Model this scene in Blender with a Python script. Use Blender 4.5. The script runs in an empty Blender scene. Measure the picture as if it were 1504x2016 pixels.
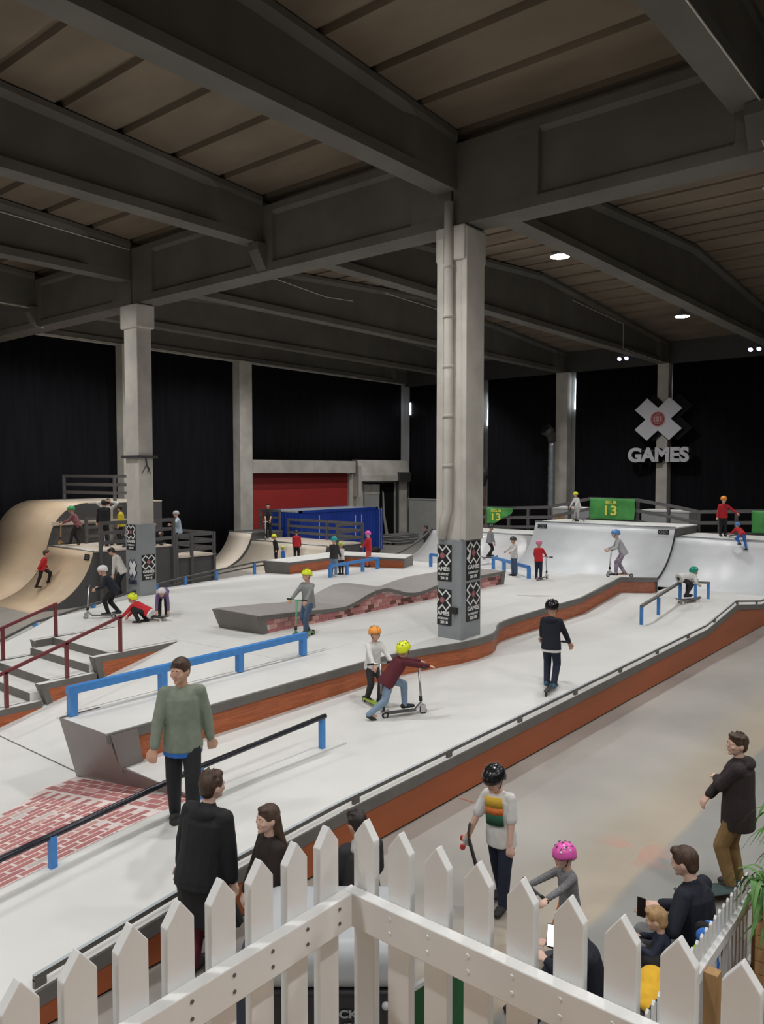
import bpy, bmesh, math, random
from mathutils import Vector, Matrix, Euler
random.seed(7)
R = math.radians
scene = bpy.context.scene
C = scene.collection

# ---------------------------------------------------------------- camera, world, exposure
F_PX, CAM_H = 1545.0, 4.5
PITCH = math.atan(78.0 / F_PX)
HEAD = math.atan(1288.0 / F_PX)            # heading from +X (the roof beams' direction)
cam_d = bpy.data.cameras.new('camera')
cam_d.sensor_fit = 'HORIZONTAL'
cam_d.sensor_width = 36.0
cam_d.lens = 36.0 * F_PX / 1504.0
cam_d.clip_end = 300
cam = bpy.data.objects.new('camera', cam_d)
C.objects.link(cam)
cam.location = (0, 0, CAM_H)
cam.rotation_euler = (math.pi / 2 - PITCH, 0, HEAD - math.pi / 2)
scene.camera = cam
w = bpy.data.worlds.new('world'); scene.world = w
w.use_nodes = True
w.node_tree.nodes['Background'].inputs[0].default_value = (0.75, 0.85, 1, 1)
w.node_tree.nodes['Background'].inputs[1].default_value = 0.25
vs = scene.view_settings
vs.view_transform = 'Standard'; vs.look = 'None'; vs.gamma = 1.0; vs.use_curve_mapping = False
vs.exposure = 0.0
LAMP_W = 1130.0                            # one high-bay lamp

# ---------------------------------------------------------------- photo-to-place helper
_f = Vector((math.cos(HEAD) * math.cos(PITCH), math.sin(HEAD) * math.cos(PITCH), -math.sin(PITCH)))
_r = Vector((math.sin(HEAD), -math.cos(HEAD), 0))
_u = _r.cross(_f)
def at(x, y, z):
    """the point at height z seen at photo pixel x, y"""
    d = _f + _r * ((x - 752) / F_PX) - _u * ((y - 1008) / F_PX)
    return Vector((0, 0, CAM_H)) + d * ((z - CAM_H) / d.z)
LEFT, RIGHT, AWAY, TOWARD = HEAD + math.pi / 2, HEAD - math.pi / 2, HEAD, HEAD + math.pi

# ---------------------------------------------------------------- materials
MATS = {}
def mat(name, col, rough=0.6, var=0.0, scale=4.0, bump=0.0, metal=0.0, col2=None, stretch=None, emit=None, spec=0.5, detail=6.0, alpha=1.0, trans=0.0):
    if name in MATS: return MATS[name]
    m = bpy.data.materials.new(name); m.use_nodes = True
    nt = m.node_tree; b = nt.nodes['Principled BSDF']
    b.inputs['Base Color'].default_value = (*col, 1)
    b.inputs['Roughness'].default_value = rough
    b.inputs['Metallic'].default_value = metal
    b.inputs['Specular IOR Level'].default_value = spec
    if trans: b.inputs['Transmission Weight'].default_value = trans
    if emit:
        b.inputs['Emission Color'].default_value = (*emit[0], 1); b.inputs['Emission Strength'].default_value = emit[1]
    if var or bump or col2:
        tc = nt.nodes.new('ShaderNodeTexCoord'); mp = nt.nodes.new('ShaderNodeMapping')
        nt.links.new(tc.outputs['Object'], mp.inputs['Vector'])
        if stretch: mp.inputs['Scale'].default_value = stretch
        n = nt.nodes.new('ShaderNodeTexNoise'); n.inputs['Scale'].default_value = scale; n.inputs['Detail'].default_value = detail
        nt.links.new(mp.outputs['Vector'], n.inputs['Vector'])
        if var or col2:
            rmp = nt.nodes.new('ShaderNodeValToRGB')
            c2 = col2 if col2 else tuple(max(0, c * (1 - var)) for c in col)
            c1 = col if col2 else tuple(min(1, c * (1 + var)) for c in col)
            rmp.color_ramp.elements[0].position = 0.32; rmp.color_ramp.elements[1].position = 0.68
            rmp.color_ramp.elements[0].color = (*c2, 1); rmp.color_ramp.elements[1].color = (*c1, 1)
            nt.links.new(n.outputs['Fac'], rmp.inputs['Fac']); nt.links.new(rmp.outputs['Color'], b.inputs['Base Color'])
        if bump:
            bp = nt.nodes.new('ShaderNodeBump'); bp.inputs['Strength'].default_value = bump; bp.inputs['Distance'].default_value = 0.02
            nt.links.new(n.outputs['Fac'], bp.inputs['Height']); nt.links.new(bp.outputs['Normal'], b.inputs['Normal'])
    MATS[name] = m
    return m
mat('concrete', (0.54, 0.51, 0.46), 0.85, 0.16, 1.3, 0.15)
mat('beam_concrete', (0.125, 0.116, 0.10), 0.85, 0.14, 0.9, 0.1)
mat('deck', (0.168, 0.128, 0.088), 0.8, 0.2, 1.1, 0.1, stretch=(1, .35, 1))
mat('column_grey', (0.27, 0.285, 0.30), 0.5, 0.07, 2.0)
mat('park', (0.70, 0.695, 0.67), 0.6, 0.055, 0.8, 0.03)
mat('steel_edge', (0.135, 0.125, 0.115), 0.5, 0.12, 3.0)
mat('plate', (0.20, 0.178, 0.165), 0.35, 0.1, 1.2)
mat('red_slat', (0.52, 0.145, 0.048), 0.5, 0.0, 2.2, 0.25, col2=(0.30, 0.075, 0.026), stretch=(1.2, 1.2, 28))
mat('red_ply', (0.36, 0.092, 0.028), 0.5, 0.12, 1.0, 0.05, stretch=(.35, 1, 1.4))
mat('brick_red', (0.47, 0.185, 0.18), 0.65, 0.12, 6, 0.05)
mat('brick_dark', (0.165, 0.06, 0.05), 0.65, 0.12, 6)
mat('brick_pale', (0.60, 0.33, 0.30), 0.65, 0.12, 6)
mat('brick_worn', (0.60, 0.52, 0.49), 0.65, 0.12, 6)
mat('mortar', (0.78, 0.68, 0.65), 0.7, 0.08, 5)
mat('maroon', (0.16, 0.025, 0.03), 0.4)
mat('blue_rail', (0.055, 0.245, 0.62), 0.4, 0.08, 9)
mat('black_pipe', (0.035, 0.035, 0.045), 0.3, 0.3, 12, metal=.5)
mat('white_fence', (0.78, 0.78, 0.765), 0.45, 0.03, 5)
mat('hole', (0.12, 0.11, 0.10), 0.7)
mat('black', (0.006, 0.006, 0.007), 0.7, spec=.2)
mat('curtain', (0.0075, 0.0078, 0.0105), 0.85, 0.3, 2.0, stretch=(3, 3, .2), spec=.15)
mat('poster_black', (0.012, 0.012, 0.013), 0.45)
mat('poster_white', (0.80, 0.80, 0.79), 0.5)
mat('poster_pink', (0.62, 0.30, 0.30), 0.5)
mat('poster_red', (0.22, 0.02, 0.03), 0.5)
mat('poster_navy', (0.03, 0.035, 0.09), 0.5)
mat('sign_grey', (0.62, 0.62, 0.65), 0.5)
mat('plywood', (0.66, 0.50, 0.34), 0.45, 0.09, 1.3, stretch=(1, .3, 1))
mat('ply_pale', (0.72, 0.63, 0.52), 0.45, 0.06, 1.3, stretch=(1, .3, 1))
mat('ramp_steel', (0.72, 0.74, 0.76), 0.42, 0.05, 1.5)
mat('ramp_side', (0.095, 0.095, 0.095), 0.6, 0.08, 2)
mat('wood_grey', (0.11, 0.105, 0.105), 0.65, 0.15, 5, stretch=(1, 1, 4))
mat('container_blue', (0.012, 0.05, 0.34), 0.45, 0.12, 1.5)
mat('container_roof', (0.42, 0.46, 0.48), 0.5, 0.1, 2)
mat('red_panel', (0.42, 0.035, 0.03), 0.55, 0.08, .8)
mat('wall_grey', (0.40, 0.41, 0.40), 0.7, 0.08, 1.5)
mat('door_grey', (0.30, 0.33, 0.35), 0.5, 0.05, 2)
mat('dark_metal', (0.06, 0.06, 0.06), 0.45, 0.1, 4)
mat('galv', (0.42, 0.45, 0.47), 0.35, 0.15, 8, metal=.7)
mat('silver', (0.55, 0.55, 0.56), 0.3, metal=.9)
mat('rubber', (0.02, 0.02, 0.02), 0.7)
mat('timber', (0.42, 0.24, 0.10), 0.6, 0.18, 2.5, 0.1, stretch=(6, 6, .6))
mat('leaf', (0.10, 0.24, 0.055), 0.5, 0.3, 9)
mat('banner_green', (0.065, 0.31, 0.07), 0.6, 0.12, 3)
mat('banner_yellow', (0.82, 0.72, 0.10), 0.6)
mat('skin', (0.66, 0.38, 0.27), 0.5, 0.05, 6)
mat('skin_pale', (0.72, 0.47, 0.37), 0.5, 0.05, 6)
mat('hair_brown', (0.065, 0.035, 0.02), 0.55, 0.4, 25, 0.6, stretch=(1, 1, .4))
mat('hair_dark', (0.022, 0.014, 0.012), 0.5, 0.4, 25, 0.6, stretch=(1, 1, .4))
mat('hair_blond', (0.42, 0.26, 0.12), 0.55, 0.3, 25, 0.6, stretch=(1, 1, .4))
mat('eye_white', (0.8, 0.78, 0.75), 0.3)
mat('eye_dark', (0.02, 0.015, 0.012), 0.2)
mat('lip', (0.45, 0.17, 0.15), 0.5)
mat('screen_white', (0.9, 0.92, 0.95), 0.3, emit=((0.95, 0.97, 1.0), 1.2))
mat('daylight', (0.9, 0.95, 1), 0.5, emit=((0.85, 0.93, 1.0), 6.0))
mat('lamp_glow', (1, 1, 1), 0.5, emit=((1.0, 0.98, 0.94), 40.0))
mat('lamp_blue', (1, 1, 1), 0.5, emit=((0.55, 0.6, 1.0), 5.0))
mat('lamp_body', (0.25, 0.25, 0.25), 0.5)
mat('cable', (0.60, 0.56, 0.50), 0.5)
mat('pallet', (0.20, 0.20, 0.20), 0.7, 0.15, 4)
def cloth(name, col, var=.08, scale=14, bump=.25, rough=.85, col2=None):
    return mat('cloth_' + name, col, rough, var, scale, bump, col2=col2)

# hall floor: worn concrete with a beige strip, a greyer zone and a chalk stain
def floor_mat():
    m = bpy.data.materials.new('hall_floor'); m.use_nodes = True
    nt = m.node_tree; N = nt.nodes; L = nt.links; b = N['Principled BSDF']
    b.inputs['Roughness'].default_value = 0.42
    tc = N.new('ShaderNodeTexCoord'); sep = N.new('ShaderNodeSeparateXYZ'); L.new(tc.outputs['Object'], sep.inputs[0])
    n1 = N.new('ShaderNodeTexNoise'); n1.inputs['Scale'].default_value = 0.55; n1.inputs['Detail'].default_value = 9; L.new(tc.outputs['Object'], n1.inputs['Vector'])
    def ramp(els, src):
        r = N.new('ShaderNodeValToRGB')
        while len(r.color_ramp.elements) < len(els): r.color_ramp.elements.new(0.5)
        for e, (p, c) in zip(r.color_ramp.elements, els): e.position = p; e.color = (*c, 1)
        L.new(src, r.inputs['Fac']); return r
    def mth(op, a, bb):
        n = N.new('ShaderNodeMath'); n.operation = op
        for i, v in enumerate((a, bb)):
            if isinstance(v, (int, float)): n.inputs[i].default_value = v
            else: L.new(v, n.inputs[i])
        return n.outputs[0]
    wob = mth('MULTIPLY', mth('SUBTRACT', n1.outputs['Fac'], 0.5), 0.22)
    yy = mth('ADD', sep.outputs['Y'], wob)
    yn = mth('DIVIDE', yy, 10.0)
    zone = ramp([(0.0, (.27, .27, .25)), (.326, (.275, .272, .25)), (.331, (.40, .335, .255)), (.385, (.39, .34, .27)), (.44, (.37, .35, .315)), (.57, (.37, .352, .325)), (.575, (.40, .365, .33)), (1.0, (.34, .32, .29))], yn)
    fine = ramp([(0.3, (.80, .80, .80)), (.72, (1.1, 1.1, 1.1))], n1.outputs['Fac'])
    mx = N.new('ShaderNodeMix'); mx.data_type = 'RGBA'; mx.blend_type = 'MULTIPLY'; mx.inputs[0].default_value = 1
    L.new(zone.outputs[0], mx.inputs[6]); L.new(fine.outputs[0], mx.inputs[7])
    n2 = N.new('ShaderNodeTexNoise'); n2.inputs['Scale'].default_value = 2.6; n2.inputs['Detail'].default_value = 4; L.new(tc.outputs['Object'], n2.inputs['Vector'])
    dx = mth('DIVIDE', mth('SUBTRACT', sep.outputs['X'], 8.95), .42); dy = mth('DIVIDE', mth('SUBTRACT', sep.outputs['Y'], 3.5), .55)
    dd = mth('ADD', mth('MULTIPLY', dx, dx), mth('MULTIPLY', dy, dy))
    k = mth('MULTIPLY', mth('SUBTRACT', 1.0, mth('MINIMUM', dd, 1.0)), mth('GREATER_THAN', n2.outputs['Fac'], 0.5))
    k = mth('MULTIPLY', k, 0.5)
    mx2 = N.new('ShaderNodeMix'); mx2.data_type = 'RGBA'; L.new(k, mx2.inputs[0]); L.new(mx.outputs[2], mx2.inputs[6]); mx2.inputs[7].default_value = (.50, .22, .17, 1)
    L.new(mx2.outputs[2], b.inputs['Base Color'])
    MATS['hall_floor'] = m
floor_mat()

# ---------------------------------------------------------------- mesh builder
class MB:
    def __init__(s): s.v = []; s.f = []
    def add(s, vs, fs):
        o = len(s.v); s.v += [tuple(p) for p in vs]; s.f += [tuple(i + o for i in f) for f in fs]; return s
    def box(s, x0, x1, y0, y1, z0, z1):
        return s.add([(x0,y0,z0),(x1,y0,z0),(x1,y1,z0),(x0,y1,z0),(x0,y0,z1),(x1,y0,z1),(x1,y1,z1),(x0,y1,z1)],
                     [(0,3,2,1),(4,5,6,7),(0,1,5,4),(1,2,6,5),(2,3,7,6),(3,0,4,7)])
    def obox(s, c, size, rot=None):
        c = Vector(c); M = rot if rot else Matrix.Identity(3)
        a, b, d = [q / 2 for q in size]
        pts = [c + M @ Vector(p) for p in ((-a,-b,-d),(a,-b,-d),(a,b,-d),(-a,b,-d),(-a,-b,d),(a,-b,d),(a,b,d),(-a,b,d))]
        return s.add(pts, [(0,3,2,1),(4,5,6,7),(0,1,5,4),(1,2,6,5),(2,3,7,6),(3,0,4,7)])
    def bar(s, p0, p1, w, h, up=(0,0,1)):
        p0, p1 = Vector(p0), Vector(p1); x = (p1 - p0); ln = x.length; x.normalize()
        y = Vector(up).cross(x)
        if y.length < 1e-4: y = Vector((0,1,0)).cross(x)
        y.normalize(); z = x.cross(y)
        return s.obox((p0 + p1) / 2, (ln, w, h), Matrix((x, y, z)).transposed())
    def prism(s, poly, axis, a, b):
        """poly of 2D points extruded along axis from a to b (x: (y,z), y: (x,z), z: (x,y))"""
        def P(p, t): return {'x': (t, p[0], p[1]), 'y': (p[0], t, p[1]), 'z': (p[0], p[1], t)}[axis]
        n = len(poly)
        return s.add([P(p, a) for p in poly] + [P(p, b) for p in poly],
                     [tuple(range(n)), tuple(range(2*n-1, n-1, -1))] + [(i, n+i, n+(i+1)%n, (i+1)%n) for i in range(n)])
    def plate(s, poly, o, ex, ey, t):
        """flat polygon given in the frame o, ex, ey with thickness t along ex x ey"""
        o, ex, ey = Vector(o), Vector(ex), Vector(ey); nz = ex.cross(ey).normalized() * t
        n = len(poly); P = [o + ex * p[0] + ey * p[1] for p in poly]
        return s.add(P + [p + nz for p in P], [tuple(range(n-1, -1, -1)), tuple(range(n, 2*n))] + [(i, (i+1)%n, n+(i+1)%n, n+i) for i in range(n)])
    def tube(s, pts, r, n=8, closed=False):
        pts = [Vector(p) for p in pts]; rs = r if isinstance(r, (list, tuple)) else [r] * len(pts)
        V = []; prev = None
        for i, p in enumerate(pts):
            d = (pts[min(i+1, len(pts)-1)] - pts[max(i-1, 0)]).normalized()
            if prev is None:
                a = Vector((0,0,1)) if abs(d.z) < .9 else Vector((1,0,0))
                x = a.cross(d).normalized()
            else: x = (prev - d * prev.dot(d)).normalized()
            prev = x; y = d.cross(x)
            V += [p + (x * math.cos(2*math.pi*k/n) + y * math.sin(2*math.pi*k/n)) * rs[i] for k in range(n)]
        m = len(pts)
        Fc = [(i*n+k, i*n+(k+1)%n, (i+1)*n+(k+1)%n, (i+1)*n+k) for i in range(m-1) for k in range(n)]
        Fc += [tuple(range(n-1, -1, -1)), tuple(range((m-1)*n, m*n))]
        return s.add(V, Fc)
    def ell(s, c, r, n=12, m=8, rot=None):
        c = Vector(c); r = r if isinstance(r, (tuple, list)) else (r, r, r)
        V = []; M = rot if rot else Matrix.Identity(3)
        for j in range(1, m):
            t = math.pi * j / m
            for k in range(n):
                p = 2 * math.pi * k / n
                V.append(c + M @ Vector((r[0]*math.sin(t)*math.cos(p), r[1]*math.sin(t)*math.sin(p), r[2]*math.cos(t))))
        top, bot = len(V), len(V) + 1
        V += [c + M @ Vector((0,0,r[2])), c + M @ Vector((0,0,-r[2]))]
        Fc = [(j*n+k, (j+1)*n+k, (j+1)*n+(k+1)%n, j*n+(k+1)%n) for j in range(m-2) for k in range(n)]
        Fc += [(top, k, (k+1)%n) for k in range(n)] + [(bot, (m-2)*n+(k+1)%n, (m-2)*n+k) for k in range(n)]
        return s.add(V, Fc)
    def cap(s, p0, p1, r0, r1, n=10):
        """tapered capsule"""
        p0, p1 = Vector(p0), Vector(p1); d = (p1 - p0)
        if d.length < 1e-5: return s.ell(p0, max(r0, r1), n)
        d.normalize(); a = Vector((0,0,1)) if abs(d.z) < .9 else Vector((1,0,0))
        pts = [p0 - d*r0*.92, p0 - d*r0*.6, p0, p1, p1 + d*r1*.6, p1 + d*r1*.92]
        return s.tube(pts, [r0*.35, r0*.8, r0, r1, r1*.8, r1*.35], n)
    def loft(s, secs):
        n = len(secs[0]); m = len(secs)
        return s.add([p for q in secs for p in q], [(i*n+k, i*n+(k+1)%n, (i+1)*n+(k+1)%n, (i+1)*n+k) for i in range(m-1) for k in range(n)] + [tuple(range(n-1, -1, -1)), tuple(range((m-1)*n, m*n))])
    def grid(s, rows):
        n = len(rows[0]); m = len(rows)
        return s.add([p for r_ in rows for p in r_], [(i*n+j, i*n+j+1, (i+1)*n+j+1, (i+1)*n+j) for i in range(m-1) for j in range(n-1)])
    def mesh(s, name, smooth=False):
        me = bpy.data.meshes.new(name); me.from_pydata(s.v, [], s.f)
        bm = bmesh.new(); bm.from_mesh(me); bmesh.ops.recalc_face_normals(bm, faces=bm.faces); bm.to_mesh(me); bm.free()
        if smooth: me.polygons.foreach_set('use_smooth', [True] * len(me.polygons))
        return me
    def build(s, name, m, parent=None, smooth=False, bevel=0, solid=0):
        o = bpy.data.objects.new(name, s.mesh(name, smooth)); C.objects.link(o)
        o.data.materials.append(MATS[m] if isinstance(m, str) else m)
        adopt(o, parent)
        if solid:
            md = o.modifiers.new('solid', 'SOLIDIFY'); md.thickness = solid; md.offset = 0
        if bevel:
            md = o.modifiers.new('bevel', 'BEVEL'); md.width = bevel; md.segments = 2; md.limit_method = 'ANGLE'
        return o
WORLD = {}
def adopt(o, parent):
    if parent:
        o.parent = parent
        if parent.name in WORLD: o.matrix_parent_inverse = WORLD[parent.name]
def wthing(name, label, cat, group=None, loc=(0,0,0)):
    """an Empty at the thing's base whose parts are given in hall coordinates"""
    o = thing(name, label, cat, group, loc); WORLD[o.name] = Matrix.Translation(-Vector(loc)); return o
def tag(o, label, cat, group=None):
    o['label'] = label; o['category'] = cat
    if group: o['group'] = group
    return o
def thing(name, label, cat, group=None, loc=(0,0,0), rz=0):
    o = bpy.data.objects.new(name, None); C.objects.link(o); o.location = loc; o.rotation_euler = (0, 0, rz)
    o.empty_display_size = .2
    return tag(o, label, cat, group)
def structure(o): o['kind'] = 'structure'; return o
def copy_of(o, parent=None):
    c = o.copy(); C.objects.link(c); c.parent = parent
    return c
def copy_tree(o, parent=None):
    c = copy_of(o, parent)
    for ch in o.children: copy_tree(ch, c)
    return c
PENDING = []          # objects whose text or remesh is turned into a plain mesh at the end
def text(s, o, ex, ey, width, height, m, parent, name='lettering', thick=.004, bold=.0):
    """flat lettering centred at o in the frame ex (reading direction), ey (up)"""
    cu = bpy.data.curves.new(name, 'FONT'); cu.body = s; cu.align_x = 'CENTER'; cu.align_y = 'CENTER'
    cu.extrude = .01; cu.offset = bold; cu.size = 1
    ob = bpy.data.objects.new(name, cu); C.objects.link(ob); cu.materials.append(MATS[m])
    adopt(ob, parent)
    PENDING.append(('text', ob, Vector(o), Vector(ex).normalized(), Vector(ey).normalized(), width, height, thick))
    return ob
# ================================================================ THE HALL
YB = [3.65, 9.35, 15.15, 20.95, 26.75, 32.5]          # roof beams
XG, XW, YW = 13.6, 41.4, 32.6                          # girder line, back wall, left wall
def roof_z(x):                                          # underside of the roof deck
    d = abs(x - XG) if x < XG or x > XG else 0
    d = min(d, 27.8 - d) if d < 27.8 else 0
    return 11.30 + 0.066 * d
structure(MB().box(-14.5, 42.2, -14.5, 33.4, -0.3, 0.0).build('floor', 'hall_floor'))
# ceiling slab with its trapezoidal deck panels
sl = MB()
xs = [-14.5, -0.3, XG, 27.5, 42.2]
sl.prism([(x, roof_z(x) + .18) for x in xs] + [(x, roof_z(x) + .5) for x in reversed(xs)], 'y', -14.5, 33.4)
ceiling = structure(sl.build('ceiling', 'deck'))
def deck_panel(x0, x1, y0, y1):
    z0, z1 = roof_z(x0), roof_z(x1); L = x1 - x0; d = lambda t: z0 + (z1 - z0) * t
    # a wide pan, one upstanding groove and a narrow lip
    pts = [(0, 0), (.72, 0), (.735, .13), (.86, .13), (.875, 0), (1, 0)]
    poly = [(x0 + L * t, d(t) + h) for t, h in pts]
    m = MB().prism(poly + [(x, z + .02) for x, z in reversed(poly)], 'y', y0, y1)
    m.build('deck_panel', 'deck', ceiling)
for k in range(len(YB) - 1):
    y0, y1 = YB[k] + .05, YB[k+1] - .05
    for x0, x1, step in ((3.0, XG, 1.3), (XG, 27.5, 1.26), (27.5, XW, 1.26)):
        n = round((x1 - x0) / step); st = (x1 - x0) / n
        for i in range(n): deck_panel(x0 + i*st, x0 + (i+1)*st, y0, y1)
for x0, x1 in ((3.0, XG), (XG, 27.5)):
    n = round((x1 - x0) / 1.3); st = (x1 - x0) / n
    for i in range(n): deck_panel(x0 + i*st, x0 + (i+1)*st, -2.1, YB[0] - .05)

# walls
structure(MB().box(XW + .35, XW + .7, -14.5, 33.4, 0, 12.2).build('wall_back', 'wall_grey'))
structure(MB().box(-14.5, 42.1, YW + .3, YW + .7, 0, 14).build('wall_left', 'wall_grey'))
structure(MB().box(-14.7, -14.3, -14.5, 33.4, 0, 14).build('wall_near', 'wall_grey'))
structure(MB().box(-14.5, 42.2, -14.8, -14.4, 0, 14).build('wall_right', 'curtain'))

# pitched roof beams: I-section, flat bottom, top following the roof
def roof_beam(x0, x1, y, zb, label, group):
    def sect(x, wb):
        zt = roof_z(x) - .03; tf = .12
        return [(y-.24, zb), (y+.24, zb), (y+.24, zb+.2), (y+wb, zb+.3), (y+wb, zt-tf-.1), (y+.27, zt-tf), (y+.27, zt), (y-.27, zt), (y-.27, zt-tf), (y-wb, zt-tf-.1), (y-wb, zb+.3), (y-.24, zb+.2)]
    xm = (x0 + x1) / 2
    st = [(x0, .235), (x0+1.3, .235), (x0+1.6, .10), (xm, .10), (x1-1.6, .10), (x1-1.3, .235), (x1, .235)]
    m = MB(); V = []; Fc = []
    for x, wb in st: V += [(x, p[0], p[1]) for p in sect(x, wb)]
    n = 12
    Fc = [(i*n+k, i*n+(k+1)%n, (i+1)*n+(k+1)%n, (i+1)*n+k) for i in range(len(st)-1) for k in range(n)] + [tuple(range(n)), tuple(range((len(st)-1)*n, len(st)*n))]
    m.add(V, Fc)
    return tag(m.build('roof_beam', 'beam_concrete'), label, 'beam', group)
names = ['beside the light fitting', 'meeting the pipe-fitted column', 'landing mid-girder between two columns', 'meeting the bracket-banded column', 'behind the bracket-banded column', 'along the black side curtains']
for y, nm in zip(YB, names):
    roof_beam(-14.2, XG - .34, y, 10.15 if y < 32 else 10.35, 'concrete roof beam over the walkway side ' + nm, 'near roof beams')
    roof_beam(XG + .34, XW, y, 10.15 if y < 32 else 10.35, 'concrete roof beam over the ramp side ' + nm, 'far roof beams')

# girders on the column line, with mid-span corbels
def girder(y0, y1, label, block0, block1):
    def sect(wb):
        return [(-.33, 9.46), (.33, 9.46), (.33, 9.66), (wb, 9.74), (wb, 10.82), (.33, 10.9), (.33, 11.06), (-.33, 11.06), (-.33, 10.9), (-wb, 10.82), (-wb, 9.74), (-.33, 9.66)]
    ym = (y0 + y1) / 2
    st = [(y0, .325), (y0+block0, .325), (y0+block0+.03, .24), (ym-.4, .24), (ym-.37, .325), (ym+.37, .325), (ym+.4, .24), (y1-block1-.03, .24), (y1-block1, .325), (y1, .325)]
    V = []; n = 12
    for y, wb in st: V += [(XG + p[0], y, p[1]) for p in sect(wb)]
    m = MB().add(V, [(i*n+k, i*n+(k+1)%n, (i+1)*n+(k+1)%n, (i+1)*n+k) for i in range(len(st)-1) for k in range(n)] + [tuple(range(n)), tuple(range((len(st)-1)*n, len(st)*n))])
    for s_ in (-1, 1):
        a = XG + s_ * .33; b = XG + s_ * .60
        m.prism([(a, 10.14), (b, 10.14), (b, 9.95), (a, 9.5)], 'y', ym - .17, ym + .17)
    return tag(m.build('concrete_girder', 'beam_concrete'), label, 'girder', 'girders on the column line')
girder(-2.3, 9.2, 'concrete girder running from the pipe-fitted column past the open walkway', .5, 1.9)
girder(9.25, 20.65, 'concrete girder between the two poster-covered columns', 1.0, 1.0)
girder(20.7, 32.4, 'concrete girder from the bracket-banded column to the black side curtains', 1.0, 1.0)

# daylight slits beside the curtains
for i, (y0, y1, z0, z1) in enumerate(((20.28, 20.42, 8.1, 9.9), (26.1, 26.25, 7.4, 9.3), (14.55, 14.63, 8.4, 9.7))):
    wn = structure(MB().prism([(y0, z0), (y1, z0), (y1 - .09, z1), (y1 - .13, z1)], 'x', XW + .24, XW + .3).build('window_%d' % (i+1), 'daylight'))
wn = structure(MB().box(XW - .02, XW + .04, 32.02, 32.1, 8.3, 9.1).build('window_4', 'daylight'))

# fascia over the back curtains
structure(MB().box(XW - .15, XW + .36, -14.5, 32.4, 10.17, 11.5).build('trim_1', 'dark_metal'))
structure(MB().box(14.0, 41.2, YW - .05, YW + .32, 10.3, 10.5).build('trim_2', 'concrete'))

# curtains
def curtain(axis, const, a, b, z0, z1, label, amp=.035, m='curtain'):
    n = max(12, int((b - a) * 9)); rows = []
    rnd = random.Random(int(a * 10 + const * 7))
    ph = [rnd.uniform(0, 6.28) for _ in range(4)]
    for z in (z0, z0 + .35 * (z1 - z0), z0 + .7 * (z1 - z0), z1):
        k = 1.0 - .45 * (z - z0) / (z1 - z0); row = []
        for i in range(n + 1):
            t = a + (b - a) * i / n
            d = amp * k * (math.sin(t * 5.3 + ph[0]) + .7 * math.sin(t * 11.1 + ph[1] + z * .2) + .5 * math.sin(t * 2.1 + ph[2]))
            row.append((const + d, t, z) if axis == 'x' else (t, const + d, z))
        rows.append(row)
    return tag(MB().grid(rows).build('curtain', m, smooth=True, solid=.012), label, 'curtain', 'black blackout curtains')
curtain('y', YW + .1, 8.0, 20.1, .02, 10.42, 'black curtain behind the tall wooden roll-in ramp')
curtain('y', YW + .1, 20.9, 27.0, .02, 10.40, 'black curtain between the bracket-banded column and the red wall panel')
curtain('y', YW + .1, 27.8, 41.2, 5.22, 10.36, 'black curtain hanging above the red wall panel and blue container', .02)
curtain('x', XW + .12, 26.95, 32.2, 2.75, 10.2, 'black curtain over the grey door in the far corner', .02)
curtain('x', XW + .12, 21.35, 26.1, .02, 10.2, 'black curtain between the two ventilation ducts', .02)
curtain('x', XW + .12, 15.42, 20.28, .02, 10.2, 'black curtain behind the middle green banner', .02)
curtain('x', XW + .12, 4.0, 14.8, .02, 10.2, 'black curtain behind the child in orange helmet', .02)

# wall columns
def wall_column(x0, x1, y0, y1, z1, label):
    o = MB().box(x0, x1, y0, y1, 0, z1).build('wall_column', 'concrete', bevel=.02)
    return tag(o, label, 'column', 'columns along the walls')
wall_column(26.95, 27.8, YW - .45, YW + .2, 10.35, 'concrete wall column beside the red wall panel')
wall_column(20.1, 20.9, YW - .45, YW + .2, 10.35, 'concrete wall column behind the bracket-banded column')
wall_column(XW - .4, XW + .1, 14.83, 15.42, 10.17, 'concrete wall column behind the big white cross sign')
wall_column(XW - .4, XW + .1, 20.53, 21.25, 10.17, 'concrete wall column beside the straight silver duct')
wall_column(XW - .4, XW + .1, 26.4, 26.95, 10.17, 'concrete wall column hidden beside the pipe-fitted column')
wall_column(XW - .3, XW + .1, 9.1, 9.65, 10.17, 'concrete wall column beyond the child in orange helmet')

# loading bay under the left curtain: sill beam, red panel, hood, door opening
o = MB().box(27.8, 36.0, YW - .5, YW + .25, 4.45, 5.18).build('sill_beam', 'concrete', bevel=.03)
tag(o, 'concrete sill beam above the red wall panel', 'beam')
o = MB().box(28.0, 35.7, YW - .05, YW + .1, 0.6, 4.44).build('wall_panel', 'red_panel')
tag(o, 'red painted wall panel behind the blue container', 'panel')
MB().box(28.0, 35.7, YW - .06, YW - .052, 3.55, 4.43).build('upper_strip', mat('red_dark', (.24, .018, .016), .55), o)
bay = wthing('loading_bay', 'concrete loading bay surround with dark doorway in the corner', 'doorway', loc=(38, YW, 0))
def baypart(m, name, mt, **k):
    return m.build(name, mt, bay, **k)
baypart(MB().prism([(YW+.2, 5.3), (YW-.35, 5.25), (YW-.6, 4.3), (YW-.6, 3.95), (YW+.2, 3.95)], 'x', 36.3, 41.3), 'hood', 'concrete')
baypart(MB().box(35.75, 37.0, YW-.2, YW+.2, 0, 4.4), 'pier', 'concrete')
baypart(MB().box(36.1, 36.35, YW-.65, YW-.2, 3.0, 4.9), 'bracket', 'concrete')
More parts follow.
